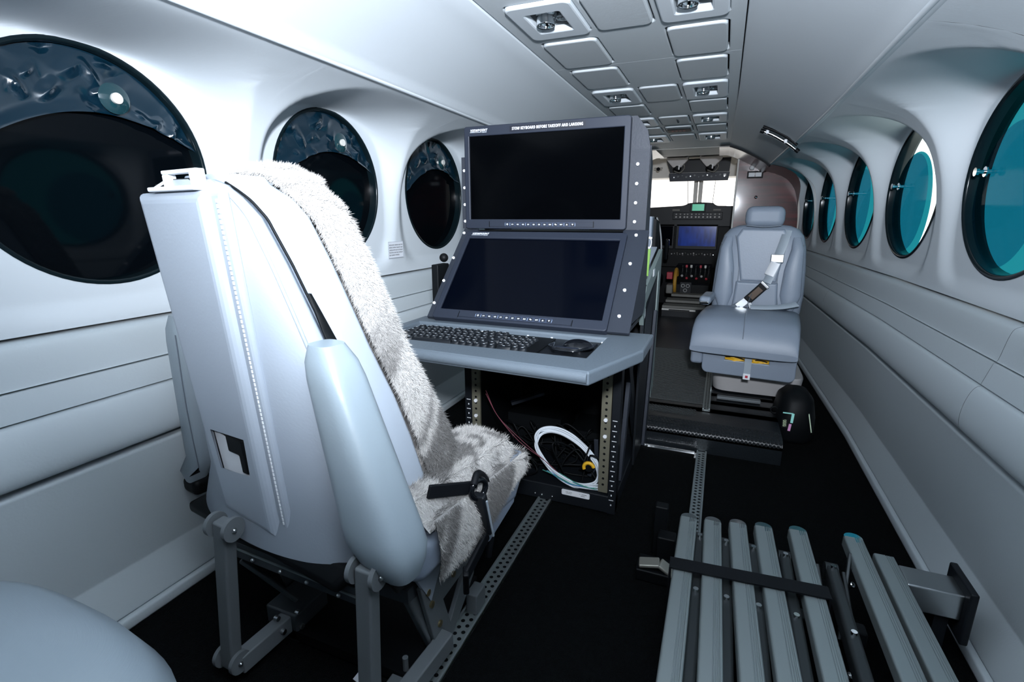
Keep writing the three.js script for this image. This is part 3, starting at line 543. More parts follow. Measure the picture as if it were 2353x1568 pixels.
thing('folded_seat_back', 'pale leather seat back seen edge-on just beyond the monitors', 'seat', (g) => {
  part(g, 'post', span(-0.275, -0.262, FY, -0.2, -2.02, -2.05), M.blackMetal);
  part(g, 'dark_edge', (() => { const s = new THREE.Shape(); s.moveTo(0.02, -0.2); s.lineTo(0.16, -0.2); s.quadraticCurveTo(0.15, -0.02, 0.09, 0.045); s.lineTo(0.02, 0.05); const o = extr(s, 0.02, 0.004); o.rotateY(Math.PI / 2); return o.translate(-0.262, -0.06, -2.02); })(), M.black);
  part(g, 'pale_panel', (() => { const s = new THREE.Shape(); s.moveTo(0, -0.16); s.lineTo(0.10, -0.16); s.quadraticCurveTo(0.10, 0.02, 0.05, 0.06); s.lineTo(0, 0.06); const o = extr(s, 0.02, 0.004); o.rotateY(Math.PI / 2); return o.translate(-0.275, -0.06, -2.0); })(), M.leather);
});

// ------------------------------------------------------------------ forward seat
const seatYaw = -0.10, SX = 0.148, SZ = -2.28;
const seatM = new THREE.Matrix4().makeRotationY(seatYaw).setPosition(SX, 0, SZ);
const sT = (g) => g.applyMatrix4(seatM);
const forwardSeat = thing('forward_seat', 'grey leather passenger seat with headrest facing the camera in front of the partition', 'seat', (g) => {
  const ring = (y, hw, d, z, e = 3.4) => sring(44, hw, d, e, (u, v) => V(u, y, z + v));
  const back = [[-0.40, 0.150, 0.045, 0.0], [-0.37, 0.166, 0.055, 0.0], [-0.30, 0.170, 0.056, -0.005], [-0.2, 0.166, 0.055, -0.012], [-0.12, 0.158, 0.052, -0.02], [-0.07, 0.145, 0.05, -0.025], [-0.045, 0.125, 0.045, -0.028], [-0.032, 0.095, 0.032, -0.029], [-0.028, 0.06, 0.018, -0.03]];
  const bl = loft(back.map((r) => ring(...r)));
  part(g, 'backrest', sT(bl), M.leather);
  // padded centre panels standing proud of the back
  const pad = (pts, d) => { const s = new THREE.Shape(); s.moveTo(...pts[0]); s.splineThru(pts.slice(1).map((p) => new THREE.Vector2(...p))); return extr(s, d, 0.012, { bevelSegments: 4 }); };
  part(g, 'centre_pad', sT(extr(poly([[-0.085, -0.08], [-0.055, -0.245], [0.06, -0.245], [0.085, -0.08], [0.07, -0.055], [-0.07, -0.055]]), 0.004, 0.009, { bevelSegments: 4 }).rotateX(-0.07).translate(0, 0.002, 0.022)), M.leather);
  part(g, 'lumbar_pad', sT(extr(poly([[-0.068, -0.262], [-0.075, -0.385], [0.075, -0.385], [0.065, -0.262]]), 0.004, 0.01, { bevelSegments: 4 }).rotateX(-0.03).translate(0, 0.0, 0.040)), M.leather);
  for (const k of [-1, 1]) part(g, 'side_bolster', sT(loft([[-0.38, 0.118, 0.040], [-0.3, 0.122, 0.045], [-0.2, 0.122, 0.040], [-0.12, 0.128, 0.030], [-0.075, 0.12, 0.015]].map((r, i) => sring(20, i === 0 || i === 4 ? 0.014 : [0, 0.038, 0.032, 0.022][i], i === 4 ? 0.006 : 0.016, 2.2, (u, v) => V(k * r[1] + u, r[0], r[2] + v))))), M.leather);
  for (const k of [-1, 1]) { part(g, 'seam', sT(tube([V(k * 0.098, -0.07, 0.024), V(k * 0.083, -0.13, 0.034), V(k * 0.072, -0.21, 0.042), V(k * 0.072, -0.27, 0.050), V(k * 0.082, -0.34, 0.054), V(k * 0.086, -0.385, 0.052)], 0.0018, 40, 5)), M.leatherDark); part(g, 'seam', sT(tube([V(k * 0.150, -0.10, 0.012), V(k * 0.125, -0.15, 0.036), V(k * 0.098, -0.21, 0.050), V(k * 0.088, -0.28, 0.056)], 0.0016, 30, 5)), M.leatherDark); }
  part(g, 'headrest', sT(box(0.142, 0.082, 0.07, 0.0, 0.003, 0.0, 0.028)), M.leather);
  part(g, 'headrest_crease', sT(tube([V(-0.062, -0.03, 0.034), V(0, -0.036, 0.037), V(0.062, -0.03, 0.034)], 0.002, 20, 6)), M.leatherDark);
  const cush = []; for (const [z, h, top] of [[0.02, 0.03, -0.36], [0.05, 0.05, -0.345], [0.2, 0.055, -0.345], [0.30, 0.058, -0.352], [0.345, 0.05, -0.372], [0.368, 0.03, -0.40], [0.372, 0.012, -0.415]]) cush.push(sring(36, 0.178, h, 5, (u, v) => V(u - 0.012, top - 0.058 + v * (top < -0.39 ? 1 : 1), z)));
  part(g, 'seat_cushion', sT(loft(cush)), M.leather);
  part(g, 'cushion_seam', sT(tube([V(-0.012, -0.295, 0.08), V(-0.012, -0.297, 0.25), V(-0.012, -0.318, 0.335), V(-0.012, -0.36, 0.366), V(-0.012, -0.42, 0.372)], 0.0012, 20, 5)), M.leatherDark);
  // apron with the life-vest pocket
  part(g, 'apron', sT(extr((() => { const s = rrShape(0.305, 0.105, 0.018, 0.01, -0.515); s.holes.push(rrShape(0.155, 0.05, 0.004, 0.006, -0.493, THREE.Path)); return s; })(), 0.02, 0.004).translate(0, 0, 0.305)), M.leather);
  part(g, 'apron_side', sT(box(0.045, 0.105, 0.06, -0.168, -0.49, 0.30, 0.012)), M.leather);
  part(g, 'pocket_back', sT(box(0.17, 0.065, 0.004, 0.006, -0.493, 0.30)), M.black);
  part(g, 'pull_strap', sT(box(0.024, 0.085, 0.003, 0.012, -0.515, 0.333, 0.001)), M.webbing);
  const tb = part(g, 'pull_tab', sT(box(0.024, 0.022, 0.004, 0.012, -0.567, 0.335, 0.001)), M.white);
  part(tb, 'tab_mark', sT(box(0.009, 0.009, 0.002, 0.012, -0.567, 0.3375)), M.red);
  for (const x of [-0.085, 0.10]) part(g, 'snap_fastener', sT(new THREE.CylinderGeometry(0.0085, 0.0085, 0.006, 18).rotateX(Math.PI / 2).translate(x, -0.487, 0.331)), M.black);
  part(g, 'arm_stub', sT(box(0.045, 0.032, 0.16, -0.172, -0.318, 0.12, 0.012)), M.leather);
  part(g, 'arm_latch', sT(box(0.036, 0.014, 0.02, -0.172, -0.326, 0.205, 0.004)), M.chrome);
});
const forwardPedestal = thing('seat_pedestal', 'beige moulded pedestal under the grey forward seat', 'pedestal', (g) => {
  part(g, 'shroud', (() => { const a = [[-0.603, 0.155, -2.10, -2.50], [-0.61, 0.158, -2.095, -2.5], [-0.665, 0.152, -2.10, -2.5], [-0.682, 0.15, -2.105, -2.5]]; return loft(a.map((r) => sring(32, r[1] + 0.01, (r[2] - r[3]) / 2, 7, (u, v) => V(0.175 + u, r[0], (r[2] + r[3]) / 2 + v)))); })(), M.plastic);
  part(g, 'foot_bar', span(0.035, 0.19, -0.688, -0.675, -2.005, -2.03, 0.004), M.grayPaint);
  part(g, 'anchor_bolt', [rod(V(0.012, FY, -2.09), V(0.012, FY + 0.022, -2.09), 0.004, 10), rod(V(0.012, FY, -2.09), V(0.012, FY + 0.006, -2.09), 0.009, 12)], M.steel);
});
thing('life_vest_pouch', 'bright yellow folded life vest in the pocket under the forward seat', 'life vest', (g) => {
  const geo = new THREE.BoxGeometry(0.15, 0.046, 0.02, 28, 10, 2); const p = geo.attributes.position;
  for (let i = 0; i < p.count; i++) p.setZ(i, p.getZ(i) + 0.006 * (vnoise(p.getX(i) * 120 + 50, p.getY(i) * 220 + 30, 999) - 0.5) + 0.005 * Math.sin(p.getX(i) * 90 + 60 * p.getY(i)));
  geo.computeVertexNormals(); part(g, 'fabric', sT(geo.translate(0.006, -0.493, 0.314)), M.yellow);
  part(g, 'fold', sT(tube([V(-0.066, -0.503, 0.326), V(-0.03, -0.50, 0.328), V(0.01, -0.508, 0.327), V(0.05, -0.502, 0.328), V(0.074, -0.506, 0.326)], 0.002, 24, 5)), M.black);
});
thing('lap_belt', 'pale grey shoulder and lap belt with a dark buckle lying across the forward seat', 'seat belt', (g) => {
  const strap = (pts, w, t = 0.0025, up = V(0, 0.35, 1)) => {
    const c = new THREE.CatmullRomCurve3(pts), n = 30, R = [];
    for (let i = 0; i <= n; i++) { const p = c.getPoint(i / n), d = c.getTangent(i / n), s = new THREE.Vector3().crossVectors(d, up).normalize().multiplyScalar(w / 2), q = new THREE.Vector3().crossVectors(s, d).normalize().multiplyScalar(t / 2); R.push([p.clone().add(s).add(q), p.clone().sub(s).add(q), p.clone().sub(s).sub(q), p.clone().add(s).sub(q)]); }
    return clean(loft(R.map((r) => r)));
  };
  part(g, 'shoulder_strap', sT(strap([V(0.085, -0.048, 0.03), V(0.08, -0.08, 0.046), V(0.065, -0.145, 0.06), V(0.052, -0.20, 0.066), V(0.035, -0.25, 0.072)], 0.032)), M.webbing);
  part(g, 'adjuster', sT(box(0.046, 0.032, 0.008, 0.062, -0.155, 0.064, 0.003).rotateZ(0)), M.steel);
  part(g, 'strap_end', sT(strap([V(0.058, -0.17, 0.068), V(0.04, -0.22, 0.073)], 0.034, 0.004)), M.white);
  const bk = part(g, 'buckle', sT(bar(V(0.030, -0.258, 0.078), V(-0.028, -0.325, 0.082), 0.016, 0.034, 0.004)), M.black);
  part(bk, 'buckle_plate', sT(bar(V(0.018, -0.272, 0.088), V(-0.016, -0.311, 0.0905), 0.004, 0.024, 0.001)), std(lin(0.06, 0.03, 0.012), 0.5));
  part(bk, 'buckle_edge', sT([bar(V(0.034, -0.253, 0.08), V(0.026, -0.262, 0.08), 0.018, 0.038, 0.003)][0]), M.steel);
  part(g, 'tongue', sT(bar(V(-0.028, -0.322, 0.082), V(-0.06, -0.352, 0.084), 0.006, 0.028, 0.001)), M.steel);
  part(g, 'lap_strap', sT(strap([V(-0.055, -0.345, 0.084), V(-0.095, -0.372, 0.09), V(-0.125, -0.385, 0.09), V(-0.15, -0.39, 0.085)], 0.03)), M.leatherDark);
  part(g, 'loop_strap', sT(strap([V(-0.02, -0.33, 0.085), V(-0.01, -0.345, 0.10), V(-0.005, -0.365, 0.10), V(0.015, -0.362, 0.11), V(0.045, -0.352, 0.11)], 0.012)), M.white);
  part(g, 'lap_strap', sT(strap([V(-0.01, -0.343, 0.125), V(0.05, -0.341, 0.118), V(0.10, -0.336, 0.105), V(0.15, -0.325, 0.085)], 0.034, 0.004, V(0, 1, 0.35))), M.webbing);
});
thing('black_bag', 'black bag with iridescent reflective stripes on the floor beside the forward seat', 'bag', (g) => {
  const X = 0.292, Z = -1.95;
  part(g, 'body', loft([[-0.77, 0.055, 0.08], [-0.75, 0.068, 0.10], [-0.68, 0.066, 0.10], [-0.62, 0.055, 0.085], [-0.595, 0.035, 0.055], [-0.585, 0.012, 0.02]].map((r) => sring(28, r[1], r[2], 2.8, (u, v) => V(X + u, r[0], Z + v)))), M.black);
  const irid = (c) => std(c, 0.35);
  part(g, 'reflective_stripe', [bar(V(X - 0.044, -0.655, Z + 0.094), V(X - 0.014, -0.652, Z + 0.102), 0.005, 0.003, 0), bar(V(X - 0.014, -0.652, Z + 0.102), V(X - 0.016, -0.685, Z + 0.104), 0.008, 0.003, 0)], irid(lin(0.45, 0.95, 0.85)), 'mint green reflective stripe');
  part(g, 'reflective_stripe', bar(V(X - 0.019, -0.69, Z + 0.104), V(X - 0.021, -0.715, Z + 0.104), 0.008, 0.003, 0), irid(lin(0.9, 0.45, 0.75)), 'pink reflective stripe');
  part(g, 'reflective_stripe', bar(V(X + 0.034, -0.650, Z + 0.094), V(X + 0.048, -0.712, Z + 0.096), 0.010, 0.003, 0), irid(lin(0.75, 0.9, 0.65)), 'pale green reflective stripe');
  const tx = canvasTex(128, 256, (c, w, h) => { c.fillStyle = '#020203'; c.fillRect(0, 0, w, h); c.strokeStyle = '#cfe0b8'; c.lineWidth = 12; for (let i = 0; i < 4; i++) { c.beginPath(); c.ellipse(66, 50 + i * 46, 40, 16, -0.25, 0.6, 5.6); c.stroke(); } });
  part(g, 'printed_patch', new THREE.PlaneGeometry(0.018, 0.034).rotateZ(0.05).translate(X - 0.036, -0.690, Z + 0.1045), std(0xffffff, 0.5, { map: tx }));
  part(g, 'handle_loop', new THREE.TorusGeometry(0.012, 0.003, 8, 20).translate(X - 0.066, -0.665, Z + 0.05), M.black);
});

// ------------------------------------------------------------------ operator console
const holesStrip = (x, y0, y1, z, step = 0.0175, r = 0.0034) => { const d = new THREE.CircleGeometry(r, 10), o = []; for (let y = y1 - 0.012; y > y0 + 0.006; y -= step) o.push(d.clone().translate(x, y, z)); return o; };
thing('equipment_rack', 'black equipment rack with perforated strips carrying the two monitors', 'rack', (g) => {
  const xl = -0.635, xr = -0.198, zf = -1.19, zb = -1.62, y0 = -0.765, y1 = -0.285;
  part(g, 'base_plate', span(xl, xr, y0, y0 + 0.05, zf, zb, 0.004), M.blackMetal);
  part(g, 'rear_panel', span(xl, xr, y0, y1, zb + 0.01, zb), M.black);
  for (const x of [xl, xr - 0.02]) { part(g, 'upright', span(x, x + 0.02, y0, y1, zf - 0.035, zf), M.blackMetal); part(g, 'upright', span(x, x + 0.02, y0, y1, zb, zb + 0.035), M.blackMetal); }
  part(g, 'brace', bar(V(xr - 0.008, y0 + 0.05, zb + 0.05), V(xr - 0.008, y1 - 0.04, zf - 0.09), 0.014, 0.04), M.blackMetal);
  part(g, 'brace', bar(V(xr - 0.008, y0 + 0.05, zf - 0.1), V(xr - 0.008, y1 - 0.04, zf - 0.2), 0.012, 0.03), M.consolePaint);
  part(g, 'side_panel', span(xl + 0.002, xl + 0.008, y0, y1, zf - 0.03, zb), M.black);
  part(g, 'top_plate', span(xl, xr, y1, y1 + 0.012, zf, zb), M.blackMetal);
  for (const x of [xl + 0.022, xr - 0.047]) {
    const s = part(g, 'perforated_strip', span(x, x + 0.025, y0 + 0.06, y1, zf + 0.001, zf - 0.006), M.rackStrip);
    part(s, 'hole', holesStrip(x + 0.0125, y0 + 0.06, y1, zf + 0.0016), M.black).userData.kind = 'stuff';
    for (const y of [-0.50, -0.545]) part(s, 'strip_screw', new THREE.CylinderGeometry(0.005, 0.005, 0.004, 14).rotateX(Math.PI / 2).translate(x + 0.0125, y, zf + 0.003), M.white);
  }
  const ticks = []; for (let i = 0; i < 9; i++) for (const x of [xl + 0.004, xr - 0.018]) ticks.push(box(0.012, 0.0015, 0.001, x + 0.007, -0.50 - i * 0.028, zf + 0.0006), box(0.003, 0.004, 0.001, x + 0.007, -0.514 - i * 0.028, zf + 0.0006));
  part(g, 'rack_unit_mark', ticks, M.white).userData.kind = 'stuff';
  const lt = canvasTex(512, 88, (c, w, h) => { c.fillStyle = '#f4f5f8'; c.fillRect(0, 0, w, h); c.fillStyle = '#1c2228'; c.font = 'bold 40px sans-serif'; c.fillText('\u271D', 16, 50); c.font = '38px sans-serif'; c.fillText('HELIOS', 62, 46); c.font = '16px sans-serif'; c.fillText('P/N', 330, 34); c.fillRect(376, 24, 100, 8); c.fillRect(360, 56, 80, 8); c.fillRect(64, 60, 110, 5); });
  const ly = -0.727; part(g, 'maker_label', extr(rrShape(0.078, 0.0165, 0.004), 0.0008).translate(-0.305, ly, zf + 0.0006), M.white);
  part(g, 'maker_label_print', new THREE.PlaneGeometry(0.072, 0.0125).translate(-0.305, ly, zf + 0.0019), std(0xffffff, 0.5, { map: lt }));
  for (const x of [-0.42, -0.40, -0.37]) part(g, 'foot_screw', new THREE.SphereGeometry(0.003, 8, 6).translate(x, -0.748, zf + 0.003), M.steel);
  part(g, 'shelf_box', [span(-0.60, -0.42, -0.745, -0.62, -1.42, -1.6), span(-0.40, -0.25, -0.745, -0.66, -1.45, -1.6)], M.black);
  part(g, 'bracket', [bar(V(-0.275, -0.60, -1.28), V(-0.27, -0.68, -1.28), 0.012, 0.006), bar(V(-0.27, -0.68, -1.28), V(-0.285, -0.70, -1.25), 0.012, 0.006), bar(V(-0.56, -0.56, -1.35), V(-0.47, -0.53, -1.40), 0.02, 0.01)], M.consolePaint);
});
// cradle that holds the monitors: folded black sheet with screwed ears
thing('monitor_cradle', 'dark folded metal cradle with silver screws behind the two monitors', 'bracket', (g) => {
  const T = V(0, -0.033, -1.285), B = V(0, -0.246, -1.07);
  const ear = (x0, x1, up) => up ? span(x0, x1, -0.03, 0.16, -1.292, -1.30) : bar(V((x0 + x1) / 2, T.y, T.z - 0.002), V((x0 + x1) / 2, B.y, B.z - 0.002), Math.abs(x1 - x0), 0.008, 0);
  for (const [a, b] of [[-0.684, -0.64], [-0.24, -0.178]]) { part(g, 'upper_ear', ear(a, b, true), M.consolePaint); part(g, 'lower_ear', ear(a + 0.01, b + 0.01, false), M.consolePaint); }
  part(g, 'upper_ear', extr(poly([[-0.245, 0.16], [-0.178, 0.16], [-0.186, 0.2], [-0.212, 0.234], [-0.245, 0.234]]), 0.008).translate(0, 0, -1.30), M.consolePaint);
  part(g, 'back_shell', [span(-0.665, -0.20, -0.03, 0.215, -1.31, -1.34), (() => { const o = extr(poly([[1.125, -0.245], [1.34, -0.036], [1.50, -0.036], [1.50, -0.265], [1.14, -0.265]]), 0.44); o.rotateY(Math.PI / 2); return o.translate(-0.66, 0, 0); })()], M.blackMetal);
  part(g, 'side_plate', extr(poly([[1.10, -0.24], [1.30, -0.04], [1.32, 0.17], [1.36, 0.13], [1.38, -0.22], [1.36, -0.25]]), 0.006).rotateY(Math.PI / 2).translate(-0.185, 0, 0), M.consolePaint);
  const sc = new THREE.CylinderGeometry(0.0038, 0.0038, 0.003, 14).rotateX(Math.PI / 2);
  for (const y of [0.125, 0.08, 0.035, -0.01]) for (const x of [-0.674, -0.205]) part(g, 'screw', sc.clone().translate(x, y, -1.289), M.white);
  for (const k of [0.06, 0.36, 0.62, 0.86]) for (const x of [-0.668, -0.196]) part(g, 'screw', new THREE.CylinderGeometry(0.0038, 0.0038, 0.003, 14).rotateX(Math.PI / 2 - 0.79).translate(x, mix(T.y, B.y, k) + 0.004, mix(T.z, B.z, k) + 0.004), M.white);
  part(g, 'hinge_block', [span(-0.70, -0.68, -0.245, -0.12, -1.14, -1.20, 0.003), new THREE.SphereGeometry(0.012, 12, 8).translate(-0.69, -0.105, -1.19)], M.black);
});
function monitor(label, topText) {
  return (g) => {                          // local frame: front face in the xy plane, centre at the origin
    const W = 0.436, H = 0.259, st = 0.011, sb = 0.021, tp = topText ? 0.021 : 0.018;
    const s = rrShape(W, H, 0.005); s.holes.push(rrShape(W - 2 * st, H - sb - tp, 0.002, 0, (sb - tp) / 2, THREE.Path));
    part(g, 'bezel', extr(s, 0.016, 0.002).translate(0, 0, -0.018), M.bezel);
    part(g, 'housing', box(W - 0.004, H - 0.004, 0.025, 0, 0, -0.03, 0.004), M.blackMetal);
    part(g, 'screen', box(W - 2 * st - 0.001, H - sb - tp - 0.001, 0.003, 0, (sb - tp) / 2, -0.006), topText ? M.screen : M.screenBlue);
    const yb = -H / 2 + sb / 2 - 0.0005;
    const strip = part(g, 'button_strip', box(0.285, 0.0125, 0.002, -0.004, yb, 0.0006, 0.0006), M.bezel);
    const names = ['O', 'V1', 'V2', 'V3', 'S1', 'S2', 'S3', 'S4', 'DV', '\u29C9', 'SET', '\u25B2', '\u25BC'];
    const tx = canvasTex(1024, 64, (c, w, h) => { c.fillStyle = '#2b3447'; c.fillRect(0, 0, w, h); names.forEach((n, i) => { const x = 40 + i * 78.5; c.fillStyle = '#0b111b'; c.fillRect(x - 24, 12, 48, 42); c.fillStyle = '#eef4ff'; c.textAlign = 'center'; c.textBaseline = 'middle'; if (n === 'O') { c.strokeStyle = '#eef4ff'; c.lineWidth = 6; c.beginPath(); c.arc(x, 32, 10, 0, 7); c.stroke(); } else if (n === '\u29C9') { c.fillRect(x - 14, 22, 16, 14); c.fillRect(x - 2, 28, 16, 14); } else if (n === '\u25B2' || n === '\u25BC') { const d = n === '\u25B2' ? 1 : -1; c.beginPath(); c.moveTo(x, 32 - 12 * d); c.lineTo(x + 13, 32 + 10 * d); c.lineTo(x - 13, 32 + 10 * d); c.closePath(); c.fill(); } else { c.font = 'bold ' + (n === 'SET' ? 24 : 27) + 'px sans-serif'; c.fillText(n, x, 33); } }); c.fillStyle = '#9fb0c8'; for (const x of [6, 80, 312, 705, 862, 1016]) c.fillRect(x, 16, 4, 34); });
    part(strip, 'button_legend', new THREE.PlaneGeometry(0.196, 0.0115).translate(-0.004, yb, 0.0019), std(0xffffff, 0.45, { map: tx }));
    part(g, 'joint_line', [-0.148, 0.140].map((x) => box(0.0016, 0.0155, 0.001, x, yb, 0.0002)), M.black);
    const logo = canvasTex(256, 64, (c, w, h) => { c.fillStyle = '#1f2735'; c.fillRect(0, 0, w, h); c.fillStyle = '#f2f6ff'; c.font = 'italic bold 44px sans-serif'; c.fillText('VIEWPOINT', 4, 42, 244); c.fillRect(2, 50, 170, 4); c.font = 'bold 14px sans-serif'; c.fillText('DISPLAYS', 178, 60, 66); });
    part(g, 'logo', new THREE.PlaneGeometry(0.052, 0.0115).translate(-W / 2 + 0.042, H / 2 - tp / 2 + 0.0005, 0.0006), std(0xffffff, 0.45, { map: logo }));
    if (topText) {
      const t = canvasTex(1024, 64, (c, w, h) => { c.fillStyle = '#0d1220'; c.fillRect(0, 0, w, h); c.fillStyle = '#f2f6ff'; c.font = 'bold 46px sans-serif'; c.textAlign = 'center'; c.fillText('STOW KEYBOARD BEFORE TAKEOFF AND LANDING', w / 2, 48, 960); });
      part(g, 'placard', new THREE.PlaneGeometry(0.20, 0.0135).translate(0.012, H / 2 - tp / 2, 0.0007), std(0xffffff, 0.45, { map: t }), 'black strip with white capitals');
    }
  };
}
function placed(name, label, cat, fn, mat4, extra = {}) {     // build in a local frame, then set the thing there with its parts
  const g = new THREE.Group(); g.name = numbered(name); g.userData = { label, category: cat, ...extra }; fn(g);
  g.applyMatrix4(mat4); g.position.y += UP; scene.add(g); return g;
}
placed('monitor', 'upper upright black monitor with a white placard along its top edge', 'monitor', monitor('', true), new THREE.Matrix4().setPosition(-0.443, 0.102, -1.27), { group: 'stacked console monitors' });
placed('monitor', 'lower black monitor tilted back above the keyboard', 'monitor', monitor('', false), new THREE.Matrix4().makeRotationX(-0.785).setPosition(-0.436, -0.138, -1.163).multiply(new THREE.Matrix4().makeScale(1, 1.10, 1)), { group: 'stacked console monitors' });
thing('keyboard_table', 'grey shelf with clipped corners holding the sunken keyboard', 'table', (g) => {
  const out = [[-0.705, 1.112], [-0.706, 0.895], [-0.645, 0.822], [-0.19, 0.797], [-0.128, 0.975], [-0.128, 1.118]];
  const s = poly(out); s.holes.push(new THREE.Path([[-0.668, 0.872], [-0.21, 0.872], [-0.208, 1.053], [-0.688, 1.053], [-0.686, 0.902]].map((p) => new THREE.Vector2(...p))));
  const t = extr(s, 0.016, 0.005, { bevelSegments: 4 }); t.rotateX(-Math.PI / 2);
  part(g, 'top', t.translate(0, -0.273, 0), M.tablePaint);
  part(g, 'front_roll', [rod(V(-0.645, -0.264, -0.822), V(-0.19, -0.264, -0.797), 0.0115, 16)], M.tablePaint);
  part(g, 'well', span(-0.69, -0.206, -0.278, -0.266, -0.87, -1.055), M.black);
  part(g, 'well_plate', [span(-0.688, -0.21, -0.2665, -0.2645, -0.873, -1.052)], M.blackMetal);
  const sc = new THREE.CylinderGeometry(0.0026, 0.0026, 0.0025, 10); const sp = []; for (let i = 0; i <= 8; i++) { sp.push([-0.68 + i * 0.0575, -0.879], [-0.68 + i * 0.0575, -1.046]); } sp.push([-0.216, -0.93], [-0.216, -0.99], [-0.683, -0.94], [-0.683, -1.0]);
  for (const p of sp) part(g, 'screw', sc.clone().translate(p[0], -0.2632, p[1]), M.white);
  for (const x of [-0.60, -0.23]) part(g, 'slide', span(x - 0.012, x + 0.012, -0.30, -0.279, -0.86, -1.30), M.blackMetal);
});
thing('keyboard', 'black full-width keyboard sunk into the grey table', 'keyboard', (g) => {
  const x0 = -0.672, x1 = -0.322, z0 = -1.036, z1 = -0.892, y = -0.2640;
  part(g, 'tray', span(x0, x1, y, y + 0.003, z0, z1, 0.001), M.black);
  const kw = 0.0165, kd = 0.0172; const keyG = (w) => { const a = sring(4, 1, 1, 2, (u, v) => V(u, 0, v)); const q = (hx, hz, yy) => [V(-hx, yy, -hz), V(hx, yy, -hz), V(hx, yy, hz), V(-hx, yy, hz)]; return clean(loft([q(w / 2 - 0.0006, kd / 2 - 0.0006, 0), q(w / 2 - 0.003, kd / 2 - 0.0032, 0.0062)], false, true)); };
  const cache = {}; const leg = std(lin(0.75, 0.8, 0.85), 0.5); const lg = new THREE.PlaneGeometry(0.005, 0.0026).rotateX(-Math.PI / 2);
  const legends = [];
  const rowsK = [[0, [1, 0, 1, 1, 1, 1, 0, 1, 1, 1, 1, 0, 1, 1, 1, 1]], [1, [1, 1, 1, 1, 1, 1, 1, 1, 1, 1, 1, 1, 1, 1.9, 0.2, 1, 1, 1, 1]], [2, [1.5, 1, 1, 1, 1, 1, 1, 1, 1, 1, 1, 1, 1, 1.4, 0.2, 1, 1, 1, 1]], [3, [1.8, 1, 1, 1, 1, 1, 1, 1, 1, 1, 1, 1, 2.1, 0.2, 1, 1, 1, 1]], [4, [2.3, 1, 1, 1, 1, 1, 1, 1, 1, 1, 1, 1.6, 1, 0.2, 1, 1, 1, 1]], [5, [1.2, 1, 1.2, 5.8, 1.2, 1, 1, 1, 1, 1, 0.2, 2, 1, 1]], ];
  for (const [r, ks] of rowsK) {
    let x = x0 + 0.006; const z = z0 + 0.014 + r * 0.0222 + (r ? 0.003 : 0);
    ks.forEach((k) => { const w = k * kw; if (k > 0.5) { const key = k.toFixed(1); cache[key] ||= keyG(w); const m = part(g, 'key', cache[key], M.blackMetal); m.position.set(x + w / 2, y + 0.003, z); if (k < 3) legends.push(lg.clone().translate(x + w / 2 - 0.002, y + 0.0095, z - 0.002)); } x += k === 0 ? kw * 0.45 : w; });
  }
  part(g, 'key_legend', legends, leg).userData.kind = 'stuff';
});
thing('trackball_pad', 'black wrist rest with a trackball beside the keyboard', 'trackball', (g) => {
  part(g, 'wire_rest', [0, 0.006, 0.012].map((d) => tube([V(-0.31, -0.258, -0.985), V(-0.305 + d, -0.252, -0.935 + d), V(-0.285, -0.25, -0.918 + d * 1.2), V(-0.24, -0.25, -0.917 + d * 1.2), V(-0.224 - d, -0.252, -0.94 + d), V(-0.222, -0.258, -1.0)], 0.0022, 40, 6)), M.blackGloss);
  part(g, 'rest_bar', box(0.05, 0.008, 0.012, -0.265, -0.252, -0.922, 0.003), M.bezel);
  part(g, 'ball_housing', new THREE.SphereGeometry(0.034, 20, 10, 0, 6.283, 0, 1.57).scale(1, 0.55, 0.9).translate(-0.258, -0.2645, -0.985), M.blackGloss);
});
thing('cable_coil', 'coil of white cables lying in the bottom of the equipment rack', 'cable', (g) => {
  for (let i = 0; i < 6; i++) { const pts = []; const rx = 0.088 + rr(-0.006, 0.006), rz = 0.06 + rr(-0.008, 0.008); for (let k = 0; k < 16; k++) { const t = k / 16 * Math.PI * 2; pts.push(V(-0.345 + Math.cos(t) * rx + rr(-0.003, 0.003), -0.655 - Math.sin(t + 0.4) * 0.05 + i * 0.003 - Math.cos(t) * 0.022, -1.235 + Math.sin(t) * rz * 0.6)); } part(g, 'cable', tube(pts, 0.0027, 90, 6, true), M.wireWhite); }
  for (let i = 0; i < 3; i++) part(g, 'cable_tail', tube([V(-0.38, -0.68, -1.21), V(-0.35, -0.695 - i * 0.004, -1.205), V(-0.31, -0.704 - i * 0.003, -1.2), V(-0.235, -0.69 - i * 0.008, -1.2)], 0.0026, 30, 6), M.wireWhite);
});
thing('yellow_tape_reel', 'small yellow and black tape reel tied to the white cable coil', 'tape reel', (g) => { part(g, 'rim', new THREE.TorusGeometry(0.013, 0.005, 8, 24, 3.4).rotateZ(0.2).translate(-0.272, -0.642, -1.19), M.yellow); part(g, 'hub', new THREE.CylinderGeometry(0.012, 0.012, 0.012, 18).rotateX(Math.PI / 2).translate(-0.272, -0.642, -1.195), M.black); });
const wires = [['black', M.black, 26, 0.0028], ['maroon', std(lin(0.16, 0.03, 0.05), 0.5), 2, 0.0012], ['coloured', std(lin(0.05, 0.25, 0.2), 0.5), 4, 0.0014], ['blue', std(lin(0.05, 0.2, 0.5), 0.5), 3, 0.0014]];
